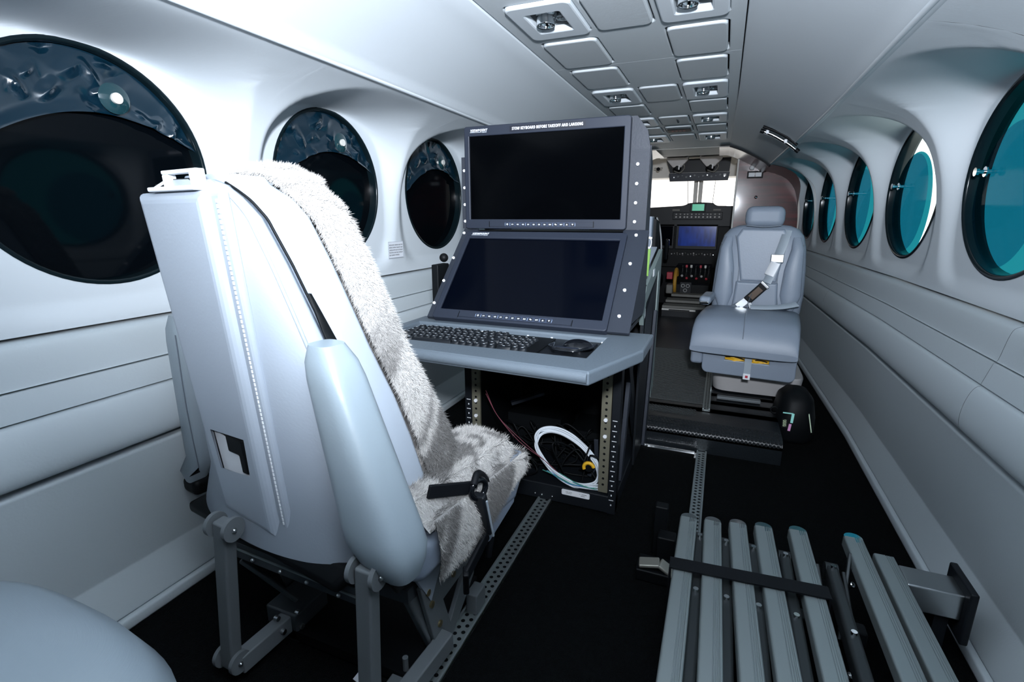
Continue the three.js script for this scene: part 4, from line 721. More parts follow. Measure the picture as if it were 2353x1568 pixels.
wires.forEach(([n, m, k, r]) => thing('wire_bundle', { black: 'tangle of black wires filling the bottom of the equipment rack', maroon: 'thin maroon wires hanging down the left of the rack', coloured: 'thin green wires by the white cable coil', blue: 'thin blue wire ends before the white cable coil' }[n], 'wires', (g) => {
  for (let i = 0; i < k; i++) {
    let pts;
    if (n === 'maroon') pts = [V(-0.575, -0.47 - i * 0.01, -1.2), V(-0.54, -0.54, -1.2), V(-0.47, -0.60 - i * 0.01, -1.2), V(-0.40, -0.65, -1.2), V(-0.345, -0.69, -1.2)];
    else if (n === 'black') { const x = rr(-0.57, -0.27), z = rr(-1.22, -1.4); pts = [V(x, -0.715, z), V(x + rr(-0.07, 0.07), rr(-0.70, -0.60), z + rr(-0.05, 0.03)), V(clamp(x + rr(-0.12, 0.12), -0.59, -0.25), rr(-0.71, -0.63), z + rr(-0.06, 0.03)), V(clamp(x + rr(-0.15, 0.15), -0.59, -0.25), -0.715, z + rr(-0.06, 0.02))]; }
    else { const x = rr(-0.40, -0.30); pts = [V(x - 0.05, -0.68, -1.2), V(x, -0.69 - rr(0, 0.015), -1.196), V(x + 0.04, -0.705, -1.197), V(x + 0.07, -0.70 + rr(-0.01, 0.01), -1.2)]; }
    part(g, 'wire', tube(pts, r, 36, 5), m);
  }
}));
thing('cable_connector', 'brown metal cable connector hanging below the table at the left of the rack', 'connector', (g) => { part(g, 'shell', [rod(V(-0.545, -0.318, -1.23), V(-0.505, -0.335, -1.235), 0.018, 16), rod(V(-0.51, -0.333, -1.234), V(-0.495, -0.345, -1.238), 0.013, 14)], std(lin(0.2, 0.16, 0.09), 0.35, { metalness: 0.7 })); part(g, 'cable', tube([V(-0.50, -0.34, -1.236), V(-0.50, -0.38, -1.24), V(-0.53, -0.41, -1.25), V(-0.57, -0.42, -1.25)], 0.01, 24, 8), M.black); });
// cabinet behind the console
thing('side_cabinet', 'grey green cabinet with dark open side behind the monitors', 'cabinet', (g) => {
  part(g, 'rim', extr((() => { const s = poly([[1.40, -0.25], [1.46, -0.19], [1.80, -0.105], [1.80, -0.60], [1.74, -0.62], [1.74, -0.17], [1.47, -0.24], [1.44, -0.30]]); return s; })(), 0.012).rotateY(Math.PI / 2).translate(-0.199, 0, 0), std(lin(0.19, 0.24, 0.235), 0.5));
  part(g, 'top', bar(V(-0.30, -0.10, -1.80), V(-0.30, -0.19, -1.46), 0.19, 0.006), M.leatherPale);
  part(g, 'inner_panel', extr(poly([[1.44, -0.30], [1.74, -0.18], [1.74, -0.74], [1.44, -0.74]]), 0.006).rotateY(Math.PI / 2).translate(-0.196, 0, 0), M.blackMetal);
  part(g, 'diagonal', bar(V(-0.184, -0.30, -1.70), V(-0.184, -0.74, -1.60), 0.01, 0.04), M.consolePaint);
  part(g, 'label', box(0.001, 0.022, 0.036, -0.186, -0.165, -1.60), M.white);
  part(g, 'body', span(-0.56, -0.22, -0.77, -0.20, -1.64, -1.80), M.black);
  part(g, 'perforated_strip', span(-0.2, -0.19, -0.42, -0.26, -1.475, -1.49), M.white);
});
thing('key_lanyard', 'lime green strap hanging from a white clip beside the monitors', 'lanyard', (g) => {
  part(g, 'strap', bar(V(-0.186, -0.085, -1.45), V(-0.188, -0.16, -1.45), 0.008, 0.004, 0.001), std(lin(0.14, 0.30, 0.03), 0.5));
  part(g, 'clip', new THREE.TorusGeometry(0.008, 0.0018, 6, 16).scale(0.7, 1.8, 1).translate(-0.187, -0.068, -1.45), M.white);
  part(g, 'pin', rod(V(-0.205, -0.055, -1.45), V(-0.18, -0.055, -1.45), 0.003, 8), M.cream);
});
thing('dark_bottle', 'dark green bottle shaped holder beside the lower monitor', 'bottle', (g) => { part(g, 'body', new THREE.CylinderGeometry(0.022, 0.022, 0.07, 20).translate(-0.212, -0.135, -1.44), phys(lin(0.02, 0.05, 0.035), 0.15)); part(g, 'band', new THREE.CylinderGeometry(0.024, 0.024, 0.018, 20).translate(-0.212, -0.178, -1.44), M.chrome); part(g, 'base', span(-0.236, -0.188, -0.25, -0.186, -1.42, -1.46), M.blackGloss); });

// ------------------------------------------------------------------ operator seat
const CH = V(-0.660, 0, -0.517), chYaw = -0.16;
const chM = new THREE.Matrix4().makeRotationY(chYaw).setPosition(CH.x, 0, CH.z);
const cT = (g) => { const p = g.attributes.position; for (let i = 0; i < p.count; i++) { const y = p.getY(i); if (y > -0.5) p.setZ(i, p.getZ(i) + (y + 0.2) * 0.07); } g.applyMatrix4(chM); return g; };
const HY = [-0.50, -0.43, -0.34, -0.27, -0.19, -0.12, -0.06, 0.0, 0.025, 0.04, 0.048], HW = [0.236, 0.222, 0.206, 0.19, 0.166, 0.148, 0.132, 0.113, 0.097, 0.078, 0.045];
const zs = (h) => 0.014 - 0.65 * Math.max(0, h - 0.09);
const hw = (y) => interp(HY, HW, y);
const FLEN = 0.0105;
// sheepskin: base surfaces plus instanced tufts
const furSites = [];
function furSurface(f, nu, nv, tufts, outward) {
  const pos = [], uv = [], idx = [];
  for (let j = 0; j <= nv; j++) for (let i = 0; i <= nu; i++) { const p = f(i / nu, j / nv); pos.push(p.x, p.y, p.z); uv.push(i / nu, j / nv); }
  for (let j = 0; j < nv; j++) for (let i = 0; i < nu; i++) { const a = j * (nu + 1) + i, c = a + nu + 1; idx.push(a, a + 1, c, a + 1, c + 1, c); }
  const g = new THREE.BufferGeometry(); g.setAttribute('position', new THREE.Float32BufferAttribute(pos, 3)); g.setAttribute('uv', new THREE.Float32BufferAttribute(uv, 2)); g.setIndex(idx); g.computeVertexNormals();
  for (let k = 0; k < tufts; k++) { const u = rnd(), v = rnd(), e = 0.004, p = f(u, v), a = f(Math.min(1, u + e), v).sub(f(Math.max(0, u - e), v)), b = f(u, Math.min(1, v + e)).sub(f(u, Math.max(0, v - e))); const n = a.cross(b).normalize(); if (outward(p).dot(n) < 0) n.negate(); furSites.push([p, n]); }
  return g;
}
const frame = { post: null };
thing('operator_chair', 'large pale grey leather operator seat with folded armrests seen from behind', 'seat', (g) => {
  const n = 48;
  const rear = (y, grow = 0) => { const h = hw(y) + grow, r = []; for (let i = 0; i <= n; i++) { const t = Math.PI * i / n, c = Math.cos(t), s = Math.sin(t); r.push(V(h * Math.sign(c) * Math.abs(c) ** (2 / 2.1), y, zs(h) + (0.034 - zs(h)) * s ** (2 / 2.1))); } r.push(V(-h * 0.98, y, zs(h) - 0.008), V(h * 0.98, y, zs(h) - 0.008)); return r; };
  part(g, 'rear_shell', cT(loft(HY.map((y) => rear(y)))), M.leatherPale);
  const cushR = (y, k) => { const h = hw(Math.min(y, 0.048)) * 1.0 + 0.004, z0 = zs(h) - 0.010, z1 = z0 - 0.072; const r = []; for (let i = 0; i < 40; i++) { const t = i / 40 * Math.PI * 2, c = Math.cos(t), s = Math.sin(t); r.push(V(h * k * Math.sign(c) * Math.abs(c) ** 0.35, y, (z0 + z1) / 2 + (z0 - z1) / 2 * Math.sign(s) * Math.abs(s) ** 0.4)); } return r; };
  part(g, 'back_cushion', cT(loft(HY.map((y, i) => cushR(y + (i > 8 ? 0.004 * (i - 8) : 0), 1)))), M.leatherPale);
  // dark zip line between shell and cushion on the right, opening above the armrest
  const zp = []; for (let i = 0; i <= 20; i++) { const y = mix(0.044, -0.19, i / 20); zp.push(V(hw(y) + 0.0035, y, zs(hw(y)) - 0.008)); }
  part(g, 'zip_seam', cT(tube(zp, 0.0018, 60, 6)), M.black, 'dark zip seam');
  part(g, 'zip_gap', cT(loft([0, 0.3, 0.6, 1].map((k) => { const y = mix(-0.10, -0.185, k), h = hw(y) + 0.0042, d = 0.002 + 0.007 * k, q = zs(h) - 0.008; return [V(h - 0.002, y, q - d), V(h + 0.003, y, q - d), V(h + 0.003, y, q + d), V(h - 0.002, y, q + d)]; }))), M.black);
  const piping = []; for (let i = 0; i <= 24; i++) { const y = mix(0.045, -0.49, i / 24); piping.push(V(hw(y) * 0.955, y, zs(hw(y)) + (0.034 - zs(hw(y))) * 0.32)); }
  part(g, 'piping', cT(tube(piping, 0.003, 60, 6)), M.leatherPale);
  // raised centre panel with the pocket opening
  const s = poly([[-0.080, 0.018], [0.060, 0.018], [0.064, -0.462], [-0.046, -0.455]]);
  s.holes.push(new THREE.Path([[-0.040, -0.318], [0.050, -0.314], [0.046, -0.376], [-0.034, -0.384]].map((p) => new THREE.Vector2(...p))));
  const pan = extr(s, 0.012, 0.016, { bevelSegments: 5 });
  part(g, 'centre_panel', cT(pan.translate(0, 0, 0.018)), M.leatherPale);
  part(g, 'panel_flange', cT((() => { const o = extr(poly([[-0.100, 0.026], [0.090, 0.026], [0.092, -0.476], [-0.062, -0.472]]), 0.002, 0.006, { bevelSegments: 3 }); return o.translate(0, 0, 0.026); })()), M.leatherPale);
  const st = []; for (const k of [-1, 1]) for (let i = 0; i < 74; i++) { const t = i / 74, y = mix(0.02, -0.455, t); st.push(box(0.0022, 0.0046, 0.002, k < 0 ? mix(-0.098, -0.062, t) : mix(0.087, 0.090, t), y, 0.0345)); }
  part(g, 'stitching', cT(join(st)), M.thread).userData.kind = 'stuff';
  part(g, 'pocket', cT(join([box(0.11, 0.085, 0.002, 0.005, -0.349, 0.0365), box(0.045, 0.03, 0.008, 0.014, -0.335, 0.039, 0.004), box(0.016, 0.04, 0.006, 0.026, -0.36, 0.039, 0.003)])), M.black);
  part(g, 'pocket_lining', cT(extr(poly([[-0.045, -0.318], [-0.004, -0.332], [0.008, -0.352], [0.05, -0.384], [-0.04, -0.390]]), 0.001).translate(0, 0, 0.0378)), M.white);
  // top bracket for the headrest
  const tp = part(g, 'top_bracket', cT(join([box(0.118, 0.006, 0.022, 0.0, 0.0365, 0.034, 0.002), box(0.018, 0.022, 0.012, 0.050, 0.048, 0.032, 0.002), box(0.014, 0.018, 0.012, -0.02, 0.046, 0.032, 0.002), box(0.086, 0.005, 0.012, 0.016, 0.0575, 0.032, 0.0015), box(0.05, 0.004, 0.004, 0.02, 0.0475, 0.026), bar(V(-0.02, 0.048, 0.032), V(-0.058, 0.039, 0.032), 0.008, 0.004, 0.001)])), M.white, 'white headrest bracket');
  part(tp, 'bracket_slot', cT(join([box(0.062, 0.008, 0.002, 0.016, 0.0455, 0.030), box(0.03, 0.006, 0.01, -0.04, 0.0412, 0.030)])), M.black);
  // armrests, folded up along the back
  const arm = (A, B, wa, da, wb, db, side) => { const R = []; const N = 14; for (let i = 0; i <= N; i++) { const t = i / N, e = t < 0.12 ? 0.45 + 0.55 * Math.sin(t / 0.12 * Math.PI / 2) : t > 0.82 ? 0.25 + 0.75 * Math.cos((t - 0.82) / 0.18 * Math.PI / 2) : 1, c = A.clone().lerp(B, t); R.push(sring(28, mix(wa, wb, t) / 2 * (0.4 + 0.6 * e), mix(da, db, t) / 2 * (0.4 + 0.6 * e), 3, (u, v) => V(c.x + u, c.y, c.z + v))); } return loft(R); };
  part(g, 'armrest', cT(arm(V(0.193, -0.160, -0.012), V(0.285, -0.475, 0.0), 0.062, 0.06, 0.120, 0.09)), M.leatherArm, 'right armrest folded up');
  part(g, 'armrest', cT(arm(V(-0.285, -0.178, -0.06), V(-0.312, -0.525, -0.05), 0.055, 0.055, 0.062, 0.06)), M.leatherArm, 'left armrest folded up');
  part(g, 'armrest_seam', cT(tube([V(-0.262, -0.21, -0.032), V(-0.275, -0.36, -0.026), V(-0.284, -0.50, -0.025)], 0.0011, 24, 5)), M.leatherDark);
  part(g, 'armrest_base', cT(box(0.052, 0.035, 0.045, -0.312, -0.535, -0.055, 0.012)), M.black);
  // seat box under the sheepskin
  part(g, 'seat_pan', cT(join([box(0.47, 0.07, 0.30, 0.045, -0.51, -0.215, 0.02)])), M.leather);
  part(g, 'side_gusset', extr(poly([[0.560, -0.545], [0.640, -0.52], [0.650, -0.565], [0.605, -0.625]]), 0.006).rotateY(Math.PI / 2).translate(-0.402, 0, 0), M.leatherPale);
  part(g, 'seat_side', cT(extr(poly([[0.11, -0.50], [0.33, -0.45], [0.352, -0.45], [0.342, -0.54], [0.26, -0.575], [0.16, -0.56]]), 0.012, 0.004).rotateY(Math.PI / 2).translate(0.262, 0, 0)), M.leather);
  part(g, 'lower_shroud', cT(join([box(0.40, 0.025, 0.05, 0.01, -0.508, 0.0, 0.01)])), M.black);
  // frame on the floor rails
  const legs = [[-0.672, -0.708], [-0.402, -0.418]];
  for (const [x, xb] of legs) {
    const at = (y) => mix(x, xb, (y + 0.455) / -0.287);
    const L = part(g, 'leg', bar(V(x, -0.455, -0.462), V(xb, -0.742, -0.462), 0.027, 0.022, 0.004), M.grayPaint);
    for (const y of [-0.465, -0.728]) for (const d of [-0.019, 0.019]) part(L, 'hinge_disc', new THREE.CylinderGeometry(0.019, 0.019, 0.007, 24).rotateZ(Math.PI / 2).translate(at(y) + d, y, -0.462), M.grayPaint);
    for (const y of [-0.465, -0.728]) part(L, 'hinge_bolt', new THREE.SphereGeometry(0.004, 10, 8).translate(at(y) + 0.024, y, -0.46), M.steel);
    part(g, 'floor_arm', bar(V(xb + 0.012, -0.738, -0.465), V(xb + 0.030, -0.728, -0.64), 0.026, 0.034, 0.003), M.grayPaint);
  }
  part(g, 'arm_bracket', [span(-0.735, -0.66, -0.77, -0.71, -0.56, -0.64, 0.004)], M.grayDark);
  part(g, 'arm_bolt', [[-0.684, -0.706, -0.54], [-0.672, -0.73, -0.54], [-0.665, -0.712, -0.57], [-0.66, -0.74, -0.57]].map((p) => new THREE.CylinderGeometry(0.005, 0.005, 0.008, 8).rotateZ(Math.PI / 2).translate(...p)), M.steel);
  part(g, 'cross_plate', [bar(V(-0.71, -0.535, -0.50), V(-0.44, -0.548, -0.50), 0.012, 0.03, 0.001), span(-0.61, -0.45, -0.537, -0.519, -0.497, -0.50)], M.grayDark);
  part(g, 'cross_edge', bar(V(-0.71, -0.531, -0.4925), V(-0.44, -0.547, -0.4925), 0.002, 0.003, 0), M.aluminium);
  part(g, 'plate_screw', [0.18, 0.4, 0.6, 0.83].map((k) => new THREE.SphereGeometry(0.0036, 10, 8).translate(mix(-0.71, -0.44, k), mix(-0.541, -0.556, k), -0.4925)), M.steel);
  part(g, 'side_plate', (() => { const s2 = poly([[0.581, -0.586], [0.640, -0.568], [0.655, -0.570], [0.667, -0.592], [0.682, -0.606], [0.73, -0.617], [0.779, -0.629], [0.765, -0.69], [0.66, -0.768], [0.63, -0.768]]); s2.holes.push(new THREE.Path([[0.735, -0.653], [0.646, -0.655], [0.669, -0.724]].map((p) => new THREE.Vector2(...p)))); return extr(s2, 0.006, 0.0015).rotateY(Math.PI / 2).translate(-0.406, 0, 0); })(), M.grayPaint);
  part(g, 'side_plate', extr(poly([[0.581, -0.586], [0.66, -0.575], [0.779, -0.629], [0.765, -0.69], [0.66, -0.768], [0.63, -0.768]]), 0.006).rotateY(Math.PI / 2).translate(-0.745, 0, 0), M.grayDark);
  part(g, 'side_screw', [[-0.588, -0.647], [-0.63, -0.683], [-0.627, -0.726], [-0.603, -0.598], [-0.634, -0.608], [-0.693, -0.631], [-0.751, -0.652]].map((p) => new THREE.CylinderGeometry(0.006, 0.006, 0.004, 14).rotateZ(Math.PI / 2).translate(-0.397, p[0], p[1])), std(lin(0.35, 0.28, 0.15), 0.3, { metalness: 0.8 }));
  part(g, 'strut', bar(V(-0.432, -0.56, -0.575), V(-0.412, -0.765, -0.645), 0.026, 0.03, 0.006), M.grayPaint);
  part(g, 'strut_cuff', rod(V(-0.434, -0.53, -0.565), V(-0.43, -0.60, -0.588), 0.022, 20), M.aluminiumDark);
  part(g, 'seat_frame', [span(-0.74, -0.41, -0.60, -0.575, -0.56, -0.80), bar(V(-0.70, -0.56, -0.5), V(-0.64, -0.66, -0.55), 0.008, 0.008)], M.grayDark);
  part(g, 'base_tray', [span(-0.735, -0.42, -0.765, -0.745, -0.56, -0.82)], M.black);
  part(g, 'control_cable', [tube([V(-0.62, -0.56, -0.52), V(-0.58, -0.60, -0.55), V(-0.53, -0.615, -0.56), V(-0.48, -0.66, -0.55)], 0.003, 24, 6), tube([V(-0.56, -0.56, -0.55), V(-0.53, -0.60, -0.56), V(-0.50, -0.61, -0.56)], 0.006, 20, 6)], M.aluminiumDark);
  part(g, 'track_foot', [span(-0.452, -0.405, -0.77, -0.752, -0.54, -0.60, 0.003), rod(V(-0.43, -0.755, -0.57), V(-0.43, -0.72, -0.57), 0.005, 10), span(-0.405, -0.38, -0.765, -0.72, -0.74, -0.78, 0.003)], M.grayPaint);
});
thing('sheepskin_cover', 'cream and grey sheepskin cover over the operator seat', 'sheepskin', (g) => {
  // band round the edge of the back: u across (side, front, side), v from bottom right over the top
  const bandAt = (y, grow) => hw(Math.min(y, 0.048)) + grow;
  const path = []; for (let i = 0; i <= 40; i++) path.push([bandAt(mix(-0.49, 0.04, i / 40), 0.002), mix(-0.49, 0.04, i / 40)]);
  for (let i = 1; i <= 12; i++) { const t = i / 12 * Math.PI / 2; path.push([bandAt(0.04, 0.002) * Math.cos(t), 0.04 + 0.024 * Math.sin(t)]); }
  const all = path.concat(path.slice(0, -1).reverse().map((p) => [-p[0], p[1]]));
  const at = (v) => { const k = v * (all.length - 1), i = Math.min(all.length - 2, Math.floor(k)), f = k - i; return [mix(all[i][0], all[i + 1][0], f), mix(all[i][1], all[i + 1][1], f)]; };
  const toW = (x, y, z) => V(x, y, z + (y + 0.2) * 0.07).applyMatrix4(chM);
  const low = (y) => smooth(-0.2, -0.42, y);
  const fBack = (u, v) => { const [x, y] = at(v), a = (u - 0.5) * Math.PI, t = 0.030 + 0.008 * low(y), c = V(x, y, 0), wob = 0.0025 * vnoise(u * 9, v * 60, 999); const nx = x / Math.max(0.02, hw(Math.min(0.06, y))), k = 1 + 0; const r = 0.010 * Math.cos(a) + wob; return toW(x + nx * r * k, y + (Math.abs(nx) < 0.9 ? r : 0) * 0.8, zs(hw(Math.min(0.045, y))) - 0.080 - t + t * Math.sin(-a)); };
  const back = furSurface(fBack, 16, 220, 66000, (p) => p.clone().sub(V(CH.x, -0.2, -0.56)));
  const fFront = (u, v) => { const y = mix(-0.47, 0.05, v), h = hw(Math.min(y, 0.045)); return toW(mix(-h, h, u), y, zs(h) - 0.128 - 0.006 * Math.sin(u * Math.PI) - 0.01 * low(y)); };
  const front = furSurface(fFront, 20, 30, 900, () => V(0, 0, -1));
  // seat: two lobes with a notch between them at the front
  const fSeat = (u, v) => {                // u left to right, v back to front
    const x = mix(-0.215, 0.285, u), z = mix(-0.09, -0.385, v);
    const edge = Math.min(smooth(0, 0.10, u), smooth(1, 0.90, u)) , fr = smooth(1, 0.90, v);
    const notch = Math.exp(-(((x - 0.085) / 0.045) ** 2)) * smooth(0.55, 0.95, v);
    const lobe = 0.012 * Math.exp(-(((x - 0.19) / 0.08) ** 2)) + 0.020 * Math.exp(-(((x + 0.0) / 0.08) ** 2)) * smooth(0.4, 0.9, v);
    const y = -0.475 + 0.048 * Math.min(1, 0.25 + edge) * (0.3 + 0.7 * fr) + lobe - 0.038 * notch + 0.004 * vnoise(u * 8, v * 8, 99);
    return V(x, y, z + 0.05 * notch).applyMatrix4(chM);
  };
  const seat = furSurface(fSeat, 40, 40, 42000, () => V(0, 1, 0));
  const fFlap = (u, v) => { const x = mix(-0.215, 0.275, u); return V(x, mix(-0.452, -0.50, v), -0.392 - 0.012 * Math.sin(v * Math.PI)).applyMatrix4(chM); };
  const flap = furSurface(fFlap, 24, 8, 6000, () => V(0, 0, -1));
  const fSide = (u, v) => { const z = mix(-0.105, -0.36, u), lo = mix(-0.545, -0.475, smooth(0.35, 1, u)); return V(0.283 + 0.010 * Math.sin(v * 2.6), mix(-0.445, lo, v), z).applyMatrix4(chM); };
  const side = furSurface(fSide, 30, 10, 10000, () => V(1, 0, 0));
  const hide = std(lin(0.34, 0.33, 0.32), 0.95);
  part(g, 'back_fleece', [back, front], hide); part(g, 'seat_fleece', [seat, flap, side], hide);
  const blade = new THREE.ConeGeometry(0.00062, 1, 3, 2, true); blade.translate(0, 0.5, 0);
  { const p = blade.attributes.position; for (let i = 0; i < p.count; i++) { const t = p.getY(i); p.setX(i, p.getX(i) + 0.004 * t * t); } blade.computeVertexNormals(); }
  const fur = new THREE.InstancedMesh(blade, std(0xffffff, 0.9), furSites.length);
  const q = new THREE.Quaternion(), m = new THREE.Matrix4(), col = new THREE.Color();
  furSites.forEach(([p, n0], i) => {
    const lie = n0.y > 0.6 ? V(0.15, 0, -0.75) : V(0.05, -0.8, 0.1), d = n0.clone().multiplyScalar(0.62).add(lie).add(V(rr(-0.4, 0.4), rr(-0.4, 0.4), rr(-0.4, 0.4))).normalize(), L = rr(0.7, 1.35) * FLEN;
    q.setFromUnitVectors(V(0, 1, 0), d).multiply(new THREE.Quaternion().setFromAxisAngle(V(0, 1, 0), rnd() * 6.28));
    m.compose(p.clone().addScaledVector(n0, -0.001), q, V(L, L, L).multiply(V(1 * 80, 1, 1 * 80)).setX(1).setZ(1)); fur.setMatrixAt(i, m);
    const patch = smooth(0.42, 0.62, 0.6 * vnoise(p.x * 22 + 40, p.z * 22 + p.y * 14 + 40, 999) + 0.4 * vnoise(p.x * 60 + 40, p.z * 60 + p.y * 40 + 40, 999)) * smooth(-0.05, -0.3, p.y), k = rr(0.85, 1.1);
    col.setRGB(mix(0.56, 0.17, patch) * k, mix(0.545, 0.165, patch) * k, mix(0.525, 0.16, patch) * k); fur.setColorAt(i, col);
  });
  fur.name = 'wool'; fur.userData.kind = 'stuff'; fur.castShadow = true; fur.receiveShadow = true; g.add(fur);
  part(g, 'strap_slot', box(0.012, 0.03, 0.022, -0.492, -0.408, -0.765, 0.003).rotateX(0), M.leather, 'grey strap end showing through the fleece');
});
thing('operator_belt', 'black seat belt with a ring buckle hanging on the right of the operator seat', 'seat belt', (g) => {
  const X = -0.338;
  part(g, 'strap', [tube([V(X, -0.425, -0.655), V(X - 0.004, -0.415, -0.675), V(X - 0.006, -0.43, -0.70), V(X - 0.008, -0.48, -0.735), V(X - 0.01, -0.55, -0.748), V(X - 0.015, -0.62, -0.74)], 0.0065, 40, 8)], M.webDark);
  part(g, 'adjuster', bar(V(X + 0.004, -0.445, -0.666), V(X + 0.006, -0.53, -0.69), 0.024, 0.014, 0.004), M.blackMetal);
  part(g, 'ring', new THREE.TorusGeometry(0.016, 0.005, 10, 24).rotateY(1.2).translate(X + 0.002, -0.437, -0.668), M.blackGloss);
  part(g, 'webbing', [bar(V(X + 0.012, -0.455, -0.668), V(X + 0.014, -0.535, -0.69), 0.013, 0.004, 0.001)], M.webbing);
  part(g, 'lower_strap', [bar(V(X + 0.006, -0.535, -0.692), V(X + 0.006, -0.56, -0.61), 0.008, 0.022, 0.003), bar(V(X + 0.006, -0.55, -0.61), V(X - 0.002, -0.60, -0.625), 0.01, 0.02, 0.003)], M.webDark);
  part(g, 'lap_strap', bar(V(X - 0.01, -0.435, -0.665), V(X - 0.045, -0.41, -0.59), 0.006, 0.022, 0.002), M.webDark);
});
// near seat at the lower left corner
thing('near_seat', 'pale rounded leather seat top cut off by the bottom left corner', 'seat', (g) => {
  const R = []; const prof = [[-0.44, 0.045, 0.02], [-0.445, 0.10, 0.045], [-0.455, 0.16, 0.075], [-0.475, 0.205, 0.095], [-0.51, 0.235, 0.11], [-0.57, 0.245, 0.115], [-0.70, 0.24, 0.115], [-0.755, 0.235, 0.11]];
  for (const [y, a, b] of prof) R.push(sring(48, a, b, 2.8, (u, v) => V(-0.725 + u, y - 0.012, -0.20 + v)));
  part(g, 'backrest', loft(R), M.leatherArm);
  part(g, 'piping', tube(sring(40, 0.243, 0.114, 2.8, (u, v) => V(-0.725 + u, -0.572, -0.20 + v)), 0.003, 120, 6, true), M.leatherArm);
});

// ------------------------------------------------------------------ folded slatted aluminium frame
thing('folded_slat_frame', 'folded aluminium frame of ribbed slats strapped together on the floor at lower right', 'folding frame', (g) => {
  const y = -0.60, w = 0.033;
  const slatG = (L) => {                   // ribbed top profile extruded along z
    const s = new THREE.Shape(); s.moveTo(-w / 2, -0.02); s.lineTo(-w / 2, -0.004); s.quadraticCurveTo(-w / 2, 0, -w / 2 + 0.004, 0);
    for (let i = 0; i < 4; i++) { const x = 0.002 + i * 0.0032; s.lineTo(x, 0); s.lineTo(x + 0.0006, -0.0011); s.lineTo(x + 0.0014, -0.0011); s.lineTo(x + 0.002, 0); }
    s.lineTo(w / 2 - 0.004, 0); s.quadraticCurveTo(w / 2, 0, w / 2, -0.004); s.lineTo(w / 2, -0.02);
    return extr(s, L, 0, { curveSegments: 4 });
  };
  const long = slatG(1.25);
  const slats = [[-0.012, -0.985, 0], [0.034, -0.99, 0.012], [0.081, -1.0, 0.026], [0.128, -1.008, 0.024], [0.190, -1.02, 0.012], [0.286, -1.035, 0.014], [0.329, -1.005, 0.014]];
  slats.forEach(([x, z, yaw], i) => {
    const m = part(g, 'slat', long, M.aluminium); m.position.set(x, y - (i === 6 ? 0.006 : 0), z); m.rotation.y = yaw;
    if (i === 6) return;
    const c = part(m, 'end_cap', new THREE.CylinderGeometry(w / 2 - 0.001, w / 2 - 0.001, 0.019, 24).translate(0, -0.0100, 0.0), M.chrome); c.castShadow = true;
  });
  // folded links between the slats
  const links = [[0.012, -0.955], [0.06, -0.955], [0.108, -0.955], [0.162, -0.955], [0.238, -0.95]];
  links.forEach(([x, z], i) => {
    const L = part(g, 'link', [bar(V(x, y - 0.03, z + 0.6), V(x, y - 0.028, z), 0.020, 0.03, 0.006), new THREE.CylinderGeometry(0.0145, 0.0145, 0.02, 20).rotateZ(Math.PI / 2).translate(x, y - 0.028, z)], M.aluminiumDark);
    for (const q of [z, z + 0.16]) part(L, 'bolt', new THREE.CylinderGeometry(0.0045, 0.0045, 0.008, 8).translate(x, y - 0.011, q + 0.012), M.chrome);
  });
  part(g, 'scissor_plate', [bar(V(0.212, y - 0.02, -0.945), V(0.226, y - 0.10, -0.84), 0.006, 0.026, 0.002), bar(V(0.272, y - 0.01, -0.985), V(0.244, y - 0.10, -0.86), 0.006, 0.026, 0.002), bar(V(0.256, y - 0.03, -0.95), V(0.262, y - 0.1, -0.80), 0.006, 0.024, 0.002), bar(V(0.222, y - 0.10, -0.84), V(0.252, y - 0.10, -0.50), 0.01, 0.02, 0.002)], M.aluminiumDark);
  part(g, 'scissor_bolt', [[0.25, -0.68, -0.85], [0.27, -0.64, -0.94], [0.244, -0.69, -0.78]].map((p) => new THREE.SphereGeometry(0.006, 10, 8).translate(...p)), M.chrome);
  part(g, 'under_frame', [span(-0.02, 0.31, -0.765, -0.735, -0.94, -0.97, 0.004), span(-0.02, 0.31, -0.765, -0.735, -0.45, -0.48, 0.004), span(0.02, 0.04, -0.765, -0.64, -0.94, -0.96), span(0.25, 0.27, -0.765, -0.64, -0.94, -0.96)], M.blackMetal);
  part(g, 'strap', [bar(V(-0.034, y + 0.0022, -0.822), V(0.215, y + 0.0022, -0.842), 0.03, 0.003, 0), bar(V(-0.033, y + 0.003, -0.822), V(-0.033, y - 0.08, -0.82), 0.003, 0.03, 0), bar(V(0.214, y + 0.003, -0.842), V(0.216, y - 0.07, -0.84), 0.003, 0.03, 0)], M.webDark, 'black hook and loop strap');
});
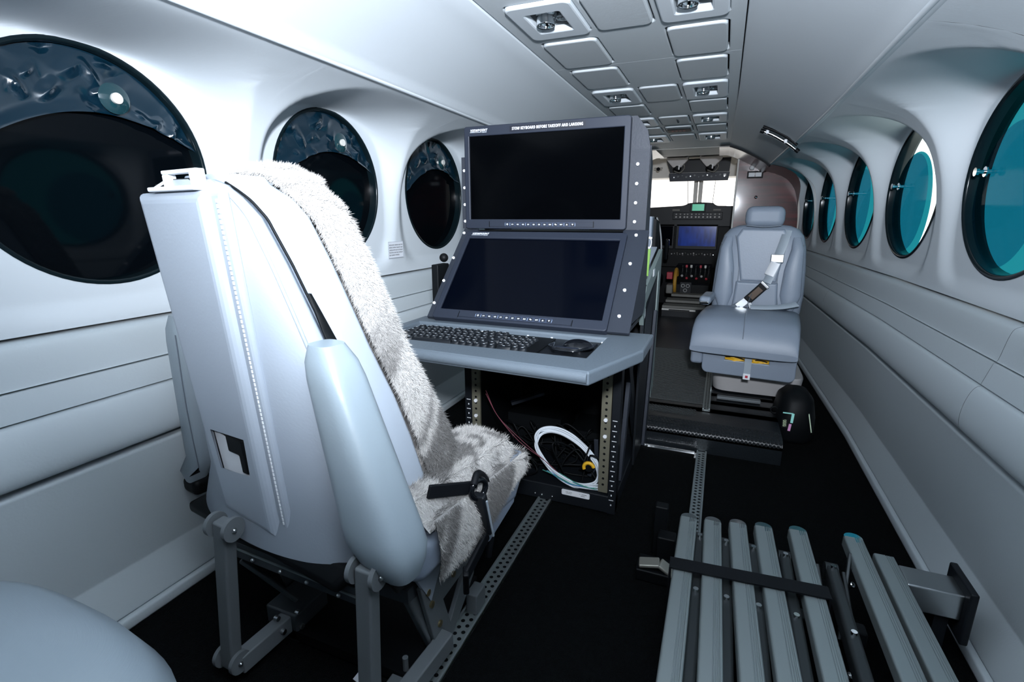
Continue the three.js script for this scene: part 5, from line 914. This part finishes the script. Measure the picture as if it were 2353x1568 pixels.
thing('wall_bracket', 'square aluminium bracket with a dark end plate against the right wall', 'bracket', (g) => {
  part(g, 'box_section', span(0.350, 0.432, -0.665, -0.616, -0.945, -1.0, 0.003), M.steel);
  part(g, 'end_plate', span(0.430, 0.442, -0.70, -0.60, -0.93, -1.02, 0.003), M.blackMetal);
  part(g, 'post', span(0.40, 0.42, -0.77, -0.665, -0.955, -0.99), M.blackMetal);
});
thing('floor_latch', 'black latch and pale metal foot at the corner of the folded slat frame', 'latch', (g) => {
  part(g, 'post', [span(-0.088, -0.058, -0.77, -0.645, -1.075, -1.10, 0.004), span(-0.075, -0.035, -0.77, -0.70, -1.04, -1.075, 0.004)], M.black);
  part(g, 'foot', [bar(V(-0.105, -0.735, -0.985), V(-0.062, -0.728, -0.99), 0.03, 0.008, 0.003), bar(V(-0.062, -0.728, -0.99), V(-0.028, -0.745, -0.985), 0.03, 0.008, 0.003)], std(lin(0.35, 0.34, 0.30), 0.4, { metalness: 0.5 }));
  part(g, 'base', span(-0.11, -0.03, -0.77, -0.742, -0.97, -1.03, 0.004), M.black);
});
single('paper_scrap', 'torn white paper scrap on the floor under the operator seat', 'paper', [extr(poly([[-0.50, 0.52], [-0.455, 0.51], [-0.43, 0.515], [-0.425, 0.525], [-0.46, 0.53], [-0.50, 0.535]]), 0.001).rotateX(-Math.PI / 2).translate(0, -0.744, 0)], M.white);
single('wall_placard', 'small white notice with five lines of print beside the third left window', 'notice', (() => {
  const o = new THREE.PlaneGeometry(0.088, 0.056); o.rotateY(Math.PI / 2); return o.translate(-1.042, -0.108, -1.472);
})(), std(0xffffff, 0.5, { map: canvasTex(512, 330, (c, w, h) => { c.fillStyle = '#e9edf4'; c.fillRect(0, 0, w, h); c.strokeStyle = '#8d96a3'; c.lineWidth = 6; c.strokeRect(6, 6, w - 12, h - 12); c.fillStyle = '#10151b'; c.font = 'bold 36px sans-serif'; ['SHOULDER HARNESS MUST BE', 'WORN DURING TAKEOFF AND', 'LANDING WITH SEAT IN OUTBOARD', 'POSITION, SEAT BACK UPRIGHT', 'AND HEADREST EXTENDED.'].forEach((t, i) => c.fillText(t, 28, 82 + i * 50, i === 4 ? 340 : 456)); }) }));
scene.traverse((o) => { if (o.isMesh) { o.castShadow = true; o.receiveShadow = true; } });
renderer.render(scene, camera);
